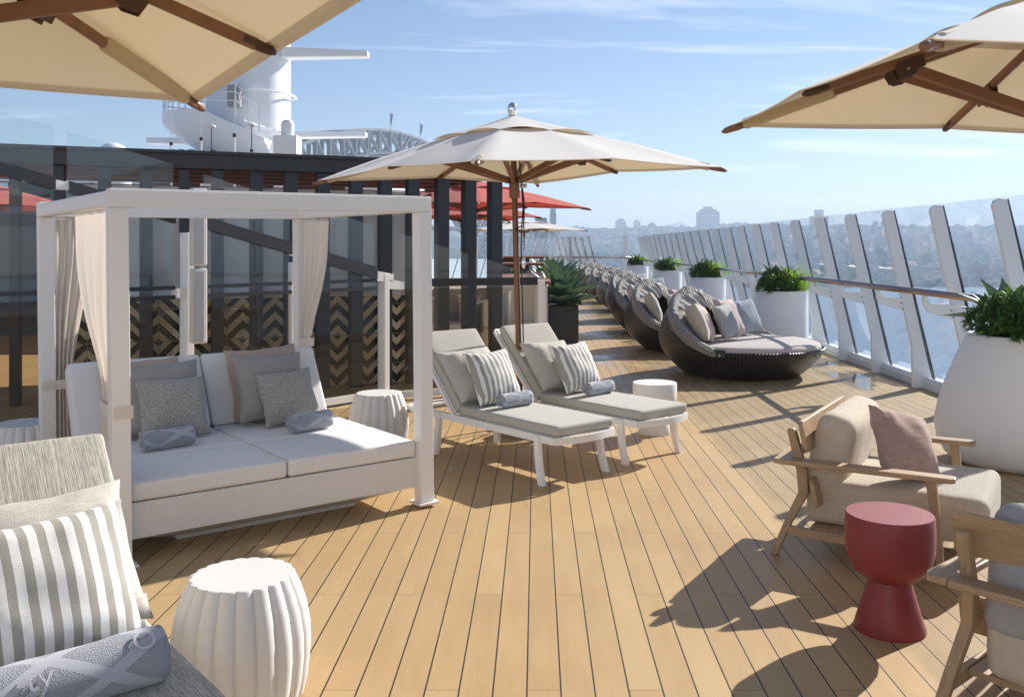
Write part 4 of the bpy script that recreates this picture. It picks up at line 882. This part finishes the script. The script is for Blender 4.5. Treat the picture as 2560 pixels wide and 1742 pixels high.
# ---------------------------------------------------------------- teak armchairs
def armchair(label, x, y, rz, fab, fab2):
    t = thing('armchair', label, 'armchair', (x, y, 0), rz, 'teak lounge armchairs')
    for sx in (-1, 1):
        b = bm_(); rings = []
        for (yy, z, w_) in ((-.47, 0, .036), (-.40, .18, .042), (-.325, .34, .056), (-.338, .45, .056), (-.392, .655, .046), (-.396, .675, .03)):
            xx = sx * (.435 + .07 * (1 - min(1, z / .4))); rings.append([b.verts.new((xx + a * .021, yy + c * w_ / 2, z)) for a, c in ((-1, -1), (1, -1), (1, 1), (-1, 1))])
        loft(b, rings); obj('back_leg', b, teak_z, t, bevel=.006)
        b = bm_(); rings = []
        for (yy, z, w_) in ((.36, 0, .034), (.345, .2, .04), (.31, .496, .05)):
            xx = sx * (.48 + .03 * (1 - z / .5)); rings.append([b.verts.new((xx + a * .021, yy + c * w_ / 2, z)) for a, c in ((-1, -1), (1, -1), (1, 1), (-1, 1))])
        loft(b, rings); obj('front_leg', b, teak_z, t, bevel=.006)
        b = bm_(); prism(b, [(-.47, .035), (-.43, .052), (.40, .045), (.425, .03), (.425, -.03), (.40, -.045), (-.43, -.052), (-.47, -.035)], .026, lambda u, v, w: Vector((sx * .495 + v, u, .508 + w))); obj('armrest', b, teak_y, t, bevel=.006)
        b = bm_(); beam(b, (sx * .485, -.40, .135), (sx * .49, .345, .125), .028, .05); obj('stretcher', b, teak_y, t, bevel=.004)
    b = bm_(); prism(b, [(-.455, -.045), (.455, -.045), (.455, .045), (-.455, .045)], .026, lambda u, v, w: Vector((u, -.43 + v, .507 + w))); obj('back_board', b, teak_x, t, bevel=.006)
    for z, y_, h_ in ((.645, -.318, .155), (.350, -.262, .145)):
        b = bm_(); 
        def fr(u, v, w): return Vector((u, y_ - .04 * (1 - (u / .44) ** 2) * 0 + w - v * .22, z + v))
        prism(b, [(-.505, -h_ / 2 + .01), (-.49, -h_ / 2), (.49, -h_ / 2), (.505, -h_ / 2 + .01), (.505, h_ / 2 - .02), (.48, h_ / 2), (-.48, h_ / 2), (-.505, h_ / 2 - .02)], .026, fr); obj('back_slat', b, teak_x, t, bevel=.006)
    b = bm_(); box(b, (0, .02, .15), (.92, .62, .022)); obj('seat_board', b, teak_x, t)
    b = bm_(); rbox(b, (0, .115, .28), (.80, .90, .235), .055, .012, wr=.004, seed=x); obj('seat_cushion', b, fab, t, True)
    rot = Matrix.Rotation(R(76), 3, 'X'); b = bm_(); rbox(b, (0, -.215, .525), (.82, .46, .20), .075, .015, rot=rot, wr=.005, seed=y); obj('back_cushion', b, fab2, t, True)
    M_ = Matrix.Translation((x, y, 0)) @ Matrix.Rotation(rz, 4, 'Z')
    return lambda a, c, z=.405: M_ @ Vector((a, c, z)), rz + PI / 2
ap_, af = armchair('teak armchair with beige cushions facing right behind the red table', 1.945, 5.15, R(-120.7), chair_linen, chair_linen)
pillow('mauve woven throw pillow leaning in the beige armchair', .43, .40, .15, mauve_weave, ap_(.20, .23, .345), af - .42, R(30), R(-17), 21)
armchair('teak armchair seen from behind at the lower right with grey back cushion', 2.055, 3.10, R(-48.7), chair_linen, chair_grey)

# ---------------------------------------------------------------- plants and planters
def leaf(b, base, d, L, w, bend=.3, fold=.25, n=7, prof=None, tw=0):
    d = Vector(d).normalized(); side = d.cross(Vector((0, 0, 1))); side = side.normalized() if side.length > .05 else Vector((1, 0, 0)); up = side.cross(d).normalized()
    side = (side * math.cos(tw) + up * math.sin(tw)); up = side.cross(d).normalized(); prev = None; p = Vector(base)
    for i in range(n + 1):
        f = i / n; ww = w * (prof(f) if prof else math.sin(PI * (f * .86 + .14)) ** .8) if i < n else .0006
        dd = (d + up * -bend * 0 + Vector((0, 0, -bend * f * f * 1.5))).normalized()
        if i: p = p + dd * (L / n)
        row = [b.verts.new(p - side * ww / 2 + up * fold * ww / 2), b.verts.new(p), b.verts.new(p + side * ww / 2 + up * fold * ww / 2)]
        if prev:
            for k in (0, 1): b.faces.new((prev[k], prev[k + 1], row[k + 1], row[k]))
        prev = row
def agave_bm(seed, n=22, L=.42, w=.13, el0=.15, el1=1.35):
    r_ = random.Random(seed); b = bm_()
    for i in range(n):
        f = i / n; a = i * 2.399 + r_.uniform(-.15, .15); el = el0 + (el1 - el0) * f ** .9 + r_.uniform(-.12, .12); LL = L * (1.0 - .32 * f) * r_.uniform(.85, 1.1)
        d = (math.cos(a) * math.cos(el), math.sin(a) * math.cos(el), math.sin(el))
        leaf(b, (math.cos(a) * .03, math.sin(a) * .03, .02), d, LL, w * r_.uniform(.85, 1.1), r_.uniform(.0, .25), .45, 9, lambda q: (.45 + 1.1 * math.sin(PI * min(1, q * .95 + .02)) ** 1.2) * (1 if q < .6 else max(.02, (1 - q) / .4) ** .75) * .75)
    return b
def tuft_bm(seed, n=230, rad=.16, L=.30):
    r_ = random.Random(seed); b = bm_()
    for i in range(n):
        a = r_.uniform(0, 6.28); rr = rad * math.sqrt(r_.random()) * .8; el = r_.uniform(.45, 1.5); dirn = a + r_.uniform(-.6, .6)
        leaf(b, (math.cos(a) * rr, math.sin(a) * rr, 0), (math.cos(dirn) * math.cos(el), math.sin(dirn) * math.cos(el), math.sin(el)), L * r_.uniform(.6, 1.1), r_.uniform(.006, .011), r_.uniform(.2, .9), .3, 5)
    return b
def shrub_bm(seed, n=70, rad=.22, hgt=.24):
    r_ = random.Random(seed); b = bm_()
    for i in range(n):
        a = r_.uniform(0, 6.28); rr = rad * math.sqrt(r_.random()); z = hgt * r_.uniform(.15, 1) * (1 - .5 * (rr / rad) ** 2); c = Vector((math.cos(a) * rr, math.sin(a) * rr, z)); ax = Vector((math.cos(a) * rr * 2.2, math.sin(a) * rr * 2.2, .25 + r_.uniform(0, .2))).normalized()
        tube(b, [Vector((c.x * .5, c.y * .5, 0)), c], .003, 4)
        for k in range(9):
            t_ = k * 2.4; o = ax.orthogonal().normalized(); o2 = ax.cross(o); d = ax * r_.uniform(.3, 1.0) + o * math.cos(t_) + o2 * math.sin(t_); leaf(b, c, d, r_.uniform(.05, .085), r_.uniform(.014, .022), .2, .3, 4)
    return b
a_me, t_me, s_me = None, None, None
def plant(kind, label, loc, rz, scale, group, src):
    t = thing(kind, label, 'plant', loc, rz, group); t.scale = (scale,) * 3
    for nm, (bm_fn, m) in src.items():
        key = (kind, nm)
        if key not in plant.cache: o = obj(nm, bm_fn(), m, t, True); plant.cache[key] = o.data
        else: o = bpy.data.objects.new(nm, plant.cache[key]); COL.objects.link(o); o.parent = t
    return t
plant.cache = {}
AG = {'leaf_rosette': (lambda: agave_bm(5, 20, .42, .125, .25, 1.25), leaf_blue)}
GR = {'grass_blades': (lambda: tuft_bm(6, 380, .20, .38), leaf_lime)}
SH = {'foliage': (lambda: shrub_bm(8, 190, .33, .36), leaf_dark)}
BAG = {'leaf_rosette': (lambda: agave_bm(9, 32, .80, .29, .25, 1.42), leaf_blue)}
CV = {'foliage': (lambda: shrub_bm(12, 45, .13, .14), plain('cover_leaf', (.12, .15, .05), .45, nsc=9, amt=.5))}
pl_prof = [(.40, 0), (.43, .010), (.475, .07), (.502, .17), (.512, .30), (.496, .46), (.466, .64), (.427, .82), (.392, .965), (.388, .982), (.380, .985), (.362, .98), (.352, .95), (.352, .90)]
def planter_bm(b): lathe(b, pl_prof, 72, off=[-(min(r, .61) - .385) if i < 9 else 0 for i, (r, z) in enumerate(pl_prof)])
pnames = ['large white planter at the right edge behind the armchair', 'white planter behind the nearest wicker daybed', 'white planter second beyond the nearest wicker daybed', 'white planter second from the far end of the rail', 'farthest small white planter by the slim end post']
pspots = [(3.73, 7.05), (3.80, 14.2), (3.86, 20.6), (3.86, 26.8), (3.84, 34.6)]
root = None
for i, (x, y) in enumerate(pspots):
    if root is None:
        root = thing('tub_planter', pnames[0], 'planter', (x, y, 0), 0, 'white tub planters along the rail'); b = bm_(); planter_bm(b); obj('tub', b, planter_white, root, 'auto')
        b = bm_(); lathe(b, [(.001, .93), (.355, .93)], 40, cap=False); obj('soil', b, soil, root)
    else: dupt(root, (x, y, 0), 0, pnames[i])
    w = pnames[i].replace('large white planter', 'large white tub').replace('farthest small white planter', 'farthest small white tub').replace('white planter', 'white tub')
    plant('blue_agave', 'blue green agave in the ' + w, (x - .05, y + .08, 1.02), i * 1.3, 1.22, 'agaves in the white tubs', AG)
    plant('lime_grass', 'lime grass tuft in the ' + w, (x + .17, y - .05, .97), i, 1.12, 'grass tufts in the white tubs', GR)
    plant('leafy_shrub', 'dark leafy shrub in the ' + w, (x - .08, y - .07, .95), i * 2.1, 1.05, 'shrubs in the white tubs', SH)
rb_ = None
bl = ['nearest black box planter beside the white partition post', 'second black box planter behind the nearest one', 'third black box planter in the row', 'farthest black box planter in the row']
for i, y in enumerate((16.05, 18.1, 20.2, 22.3)):
    x = .475
    if rb_ is None:
        rb_ = thing('box_planter', bl[0], 'planter', (x, y, 0), 0, 'black box planters'); b = bm_(); box(b, (0, 0, .32), (.51, .55, .64)); obj('box', b, dark_planter, rb_, bevel=.008)
        b = bm_(); box(b, (0, 0, .635), (.47, .51, .02)); obj('soil', b, soil, rb_)
    else: dupt(rb_, (x, y, 0), 0, bl[i])
    nm = bl[i].replace('black box planter', 'black box')
    plant('giant_agave', 'large blue green agave filling the ' + nm, (x - .05 - .04 * i, y, .62), i * 1.7, (1.08, 1.22, 1.32, 1.4)[i], 'agaves in the black boxes', BAG)
    plant('ground_cover', 'yellow green cover plant in the ' + nm, (x + .17, y - .16, .64), i, 1.0, 'cover plants in the black boxes', CV)

# ---------------------------------------------------------------- round wicker daybeds
def rimz(a):      # a measured from the front, in -pi..pi
    a = abs(a); t_ = max(0, min(1, (a - R(84)) / R(96))); return .37 + .69 * math.sin(t_ * PI / 2) ** 1.15
def shell_r(z): 
    if z < .47: return .70 + .37 * math.sin(min(1, z / .47) * PI / 2) ** .9
    return 1.07 - .30 * ((z - .47) / .6) ** 2
def wicker_bed(label, x, y, rz):
    t = thing('wicker_daybed', label, 'daybed', (x, y, 0), rz, 'round wicker daybeds in a row')
    b = bm_(); NA, NZ = 120, 16
    def f(u, v, inset=0):
        a = -PI + 2 * PI * u; z = .03 + (rimz(a) - .03) * v; r = shell_r(z) - inset; return Vector((math.cos(a) * r, math.sin(a) * r, z))
    grid_mesh(b, f, NA, NZ, True); grid_mesh(b, lambda u, v: f(u, .15 + .85 * v, .045), NA, NZ, True)
    grid_mesh(b, lambda u, v: f(u, 1, .045 * v) + Vector((0, 0, .012 * math.sin(PI * v))), NA, 3, True)
    lathe(b, [(.001, .03), (.70, .03)], 60, cap=False); obj('shell', b, wicker, t, True)
    b = bm_(); n = 60; rings = []
    for (k, z) in ((.90, .335), (.985, .35), (1.0, .385), (.985, .42), (.93, .44), (.6, .452), (.001, .455)):
        rings.append([b.verts.new((math.cos(2 * PI * i / n) * (shell_r(.37) - .05) * k, math.sin(2 * PI * i / n) * (shell_r(.37) - .05) * k, z + .004 * noise.noise(Vector((math.cos(2 * PI * i / n) * 4, math.sin(2 * PI * i / n) * 4, k))))) for i in range(n)])
    loft(b, rings); obj('seat_cushion', b, mauve_seat, t, True)
    for i, a in enumerate((-.6, .5, 1.6, 2.7, -1.8)): 
        b = bm_(); lathe(b, [(.03, 0), (.035, .028), (.02, .035)], 12); obj('foot', b, steel, t, loc=(math.cos(a) * .62, math.sin(a) * .62, 0))
    # folded hood gathered along the raised rim: pleated outer band, crumpled inner lining
    b = bm_(); NU, NVv = 240, 30
    def hood(u, v):
        s = (u - .5) * 2; a = PI + s * R(96); ar = ((a + PI) % (2 * PI)) - PI; zc = rimz(ar); e = max(0, 1 - abs(s) ** 4); ei = max(0, 1 - abs(s) ** 3)
        if v < .42:
            q = v / .42; dr = .030 + .022 * math.sin(q * PI) + .011 * math.sin(q * 19 + 1.5 * noise.noise(Vector((s * 4, 1, 2)))); dz = -.15 * (.35 + .65 * e) * (1 - q) + .02
        elif v < .56:
            q = (v - .42) / .14; dr = .03 - .10 * q; dz = .02 + .035 * math.sin(q * PI) * e + .01
        else:
            q = (v - .56) / .44; dr = -.07 - .23 * q * ei; dz = .03 - (.02 + .20 * q * q) * ei - .02
        wr = noise.noise(Vector((s * 13, v * 2.2, 5))) * .030 + abs(noise.noise(Vector((s * 30, v * 3.0, 9)))) * .028 - .01
        wr *= (.25 + 1.0 * sm((v - .36) / .2)) * (.3 + .7 * e)
        rr = shell_r(zc) + dr - wr * .4
        return Vector((math.cos(ar) * rr, math.sin(ar) * rr, zc + dz + wr))
    grid_mesh(b, hood, NU, NVv); obj('folded_hood', b, hood_cloth, t, True)
    b = bm_()
    for s_ in (-1, 1):
        for off in (-.115, -.05, .02):
            pts = []
            for k in range(40):
                s = s_ * (.15 + .83 * k / 39); a = PI + s * R(97); ar = ((a + PI) % (2 * PI)) - PI; rr = shell_r(rimz(ar)) + .048 + .008 * math.sin(k * .7 + off * 60); pts.append((math.cos(ar) * rr, math.sin(ar) * rr, rimz(ar) + off * (1 - .75 * abs(s) ** 4)))
            tube(b, pts, .010, 6)
    obj('hood_hem', b, hood_cloth, t, True)
    for s_ in (-1, 1):
        a = s_ * R(82); b = bm_(); box(b, (0, 0, 0), (.03, .14, .10)); q = obj('hood_clip', b, black_metal, t, bevel=.01); q.location = (math.cos(a) * (shell_r(.37) + .015), math.sin(a) * (shell_r(.37) + .015), .37); q.rotation_euler = (0, 0, a)
        b = bm_(); lathe(b, [(.014, 0), (.014, .012), (.004, .016)], 12); w_ = obj('clip_screw', b, steel, q, loc=(.015, 0, -.02)); w_.rotation_euler = (0, PI / 2, 0)
    return t
fwd = R(-34.5)
bx = [2.68, 2.5, 2.52, 2.64, 2.66, 2.6, 2.56, 2.54]; by = [12.0, 14.9, 17.9, 20.9, 24.3, 27.6, 31.0, 34.2]
ords = ['nearest', 'second', 'third', 'fourth', 'fifth', 'sixth', 'seventh', 'farthest']
def ordlab(i): return ords[i] + (' wicker daybed' if i in (0, 7) else ' wicker daybed from the front')
bed0 = None
PK = [(-.20, -.70, 38, pil_beige, .51, 'beige linen'), (-.18, -.50, 22, pil_pink, .50, 'pale pink'), (-.02, -.24, 2, pil_weave, .48, 'fine ribbed grey'), (-.14, .20, -4, pil_pink, .54, 'dusty pink'), (-.08, .60, -14, pil_blue, .50, 'blue grey')]
masters = {}
for i, (x, y) in enumerate(zip(bx, by)):
    lab = ordlab(i) + ' with folded hood in the row'
    if bed0 is None: bed0 = wicker_bed(lab, x, y, fwd)
    else: dupt(bed0, (x, y, 0), fwd + R((0, 2.5, -2, 1.5, -3, 2, -1, 3)[i]), lab)
    rng = random.Random(40 + i)
    for j, (lx_, ly_, fo, m, sz, cn) in enumerate(PK):
        if i and j == rng.randrange(7): continue
        loc = (x + math.cos(fwd) * lx_ - math.sin(fwd) * ly_, y + math.sin(fwd) * lx_ + math.cos(fwd) * ly_, .448); face = fwd + R(fo); lb = '%s pillow propped in the %s' % (cn, ordlab(i))
        if j not in masters: masters[j] = pillow(lb, sz, sz, .15, m, loc, face, R(22 + 4 * (j % 2)), R((-4, 3, 2, -3, 3)[j]), 30 + j, 'pillows on the wicker daybeds'); masters[j]['f0'] = face; del masters[j]['f0']; masters[(j, 'f')] = face
        else: dupt(masters[j], loc, face - masters[(j, 'f')] + rng.uniform(-.12, .12), lb, 'pillows on the wicker daybeds')

# ---------------------------------------------------------------- bar and lounge furniture behind the partition
bc = thing('bar_counter', 'white bar counter with red brown wooden tops behind the partition post', 'bar', (-.55, 16.5, 0))
b = bm_(); box(b, (.35, 0, .53), (.75, 4.2, 1.06)); obj('counter', b, white_paint, bc, bevel=.01)
for z, y_, w_ in ((1.09, 0, 1.0), (1.30, 2.8, .9), (1.42, 4.2, .9)): b = bm_(); box(b, (.28, y_, z), (w_, 1.2 if y_ else 4.3, .05)); obj('wooden_top', b, bar_wood, bc, bevel=.008)
b = bm_(); box(b, (.1, 2.8, .65), (.6, 1.1, 1.25)); box(b, (.1, 4.2, .7), (.6, 1.1, 1.38)); obj('back_counter', b, black_metal, bc)
sb = thing('steel_bin', 'brushed steel bin with slanted lid behind the glass', 'bin', (-.62, 11.9, 0))
b = bm_(); lathe(b, [(.30, 0), (.31, .02), (.31, .62), (.30, .63), (.30, .64), (.31, .65), (.31, .98)], 40, cap=False); v = [x for x in b.verts if x.co.z > .9]
for q in v: q.co.z += .12 * q.co.x / .31
b.faces.new(v); obj('drum', b, steel, sb, 'auto')
gl0 = None
for i, (dx, dy) in enumerate(((0, 0), (.09, .05), (-.08, .1), (.02, .16), (.12, .2))):
    if gl0 is None:
        gl0 = thing('water_glass', 'clear drinking glass standing on the white bar counter', 'glass', (0, 0, 0), 0, 'drinking glasses on the bar counter'); b = bm_(); lathe(b, [(.03, 0), (.036, .14), (.034, .14), (.028, .01)], 16, cap=True); obj('tumbler', b, clear_glass, gl0, True); o = gl0
    else: o = dup(gl0)
    o.location = (-.03 + dx, 14.6 + dy, 1.118)
bn = thing('banquette', 'low bench sofa with pale seat behind the black columns', 'sofa', (-1.05, 14.2, 0), .38)
b = bm_(); box(b, (0, 0, .2), (2.2, .7, .4)); obj('plinth', b, bar_wood, bn); b = bm_(); rbox(b, (0, 0, .45), (2.2, .7, .1), .03); obj('seat', b, daybed_vinyl, bn, True); b = bm_(); rbox(b, (0, .32, .75), (2.2, .12, .5), .04); obj('backrest', b, chair_grey, bn, True)
pk = stripes('pink_striped_cloth', (.55, .36, .34), (.7, .62, .58), .06)
for i, dx_ in enumerate((-.62, .05)):
    pillow(('pink striped pillow on the banquette, left one' if i == 0 else 'pink striped pillow on the banquette, right one'), .42, .42, .13, pk, (-1.05 + dx_, 14.25 + dx_ * .3, .5), -PI / 2 + .38, R(15), 0, 60 + i)
pav = thing('white_lattice_screen', 'white slatted lattice screen far behind the columns', 'screen', (-1.3, 24, 0))
b = bm_()
for k in range(11): beam(b, (-.9 + k * .24, 0, .8), (-.5 + k * .24, .1 * (k % 3), 2.1), .07, .03)
obj('slat', b, white_paint, pav)
fs = thing('inner_glass_screen', 'clear glass screen beyond the bar', 'glass screen', (-.5, 21.5, 0)); b = bm_(); box(b, (.2, 0, 1.05), (2.2, .012, 1.6)); obj('glass_pane', b, rail_glass, fs); b = bm_(); box(b, (-.9, 0, .95), (.06, .06, 1.9)); obj('post', b, white_paint, fs); b = bm_(); box(b, (1.3, 0, .95), (.06, .06, 1.9)); obj('post', b, white_paint, fs)
lw = thing('lounge_wall', 'dark inner wall far behind the left columns', 'wall', (-8, 17.5, 0)); b = bm_(); box(b, (0, 0, 1.3), (12, .3, 2.6)); obj('wall_panel', b, plain('inner_wall_dark', (.06, .065, .07), .5), lw)
b = bm_()
for k in range(8): box(b, (-5.2 + k * 1.5, -.17, 1.4), (.9, .04, 1.6))
obj('window', b, clear_glass, lw)

# ---------------------------------------------------------------- air
hz = bm_(); box(hz, (600, 1940, 51.5), (7400, 4900, 178)); hm = bpy.data.materials.new('haze'); hm.use_nodes = True; q = hm.node_tree; q.nodes.clear(); vo = q.nodes.new('ShaderNodeVolumePrincipled'); ou = q.nodes.new('ShaderNodeOutputMaterial')
vo.inputs['Color'].default_value = (.62, .78, 1, 1); vo.inputs['Density'].default_value = .00046; vo.inputs['Anisotropy'].default_value = .2; q.links.new(vo.outputs[0], ou.inputs['Volume'])
tag(obj('haze', hz, hm), kind='stuff')
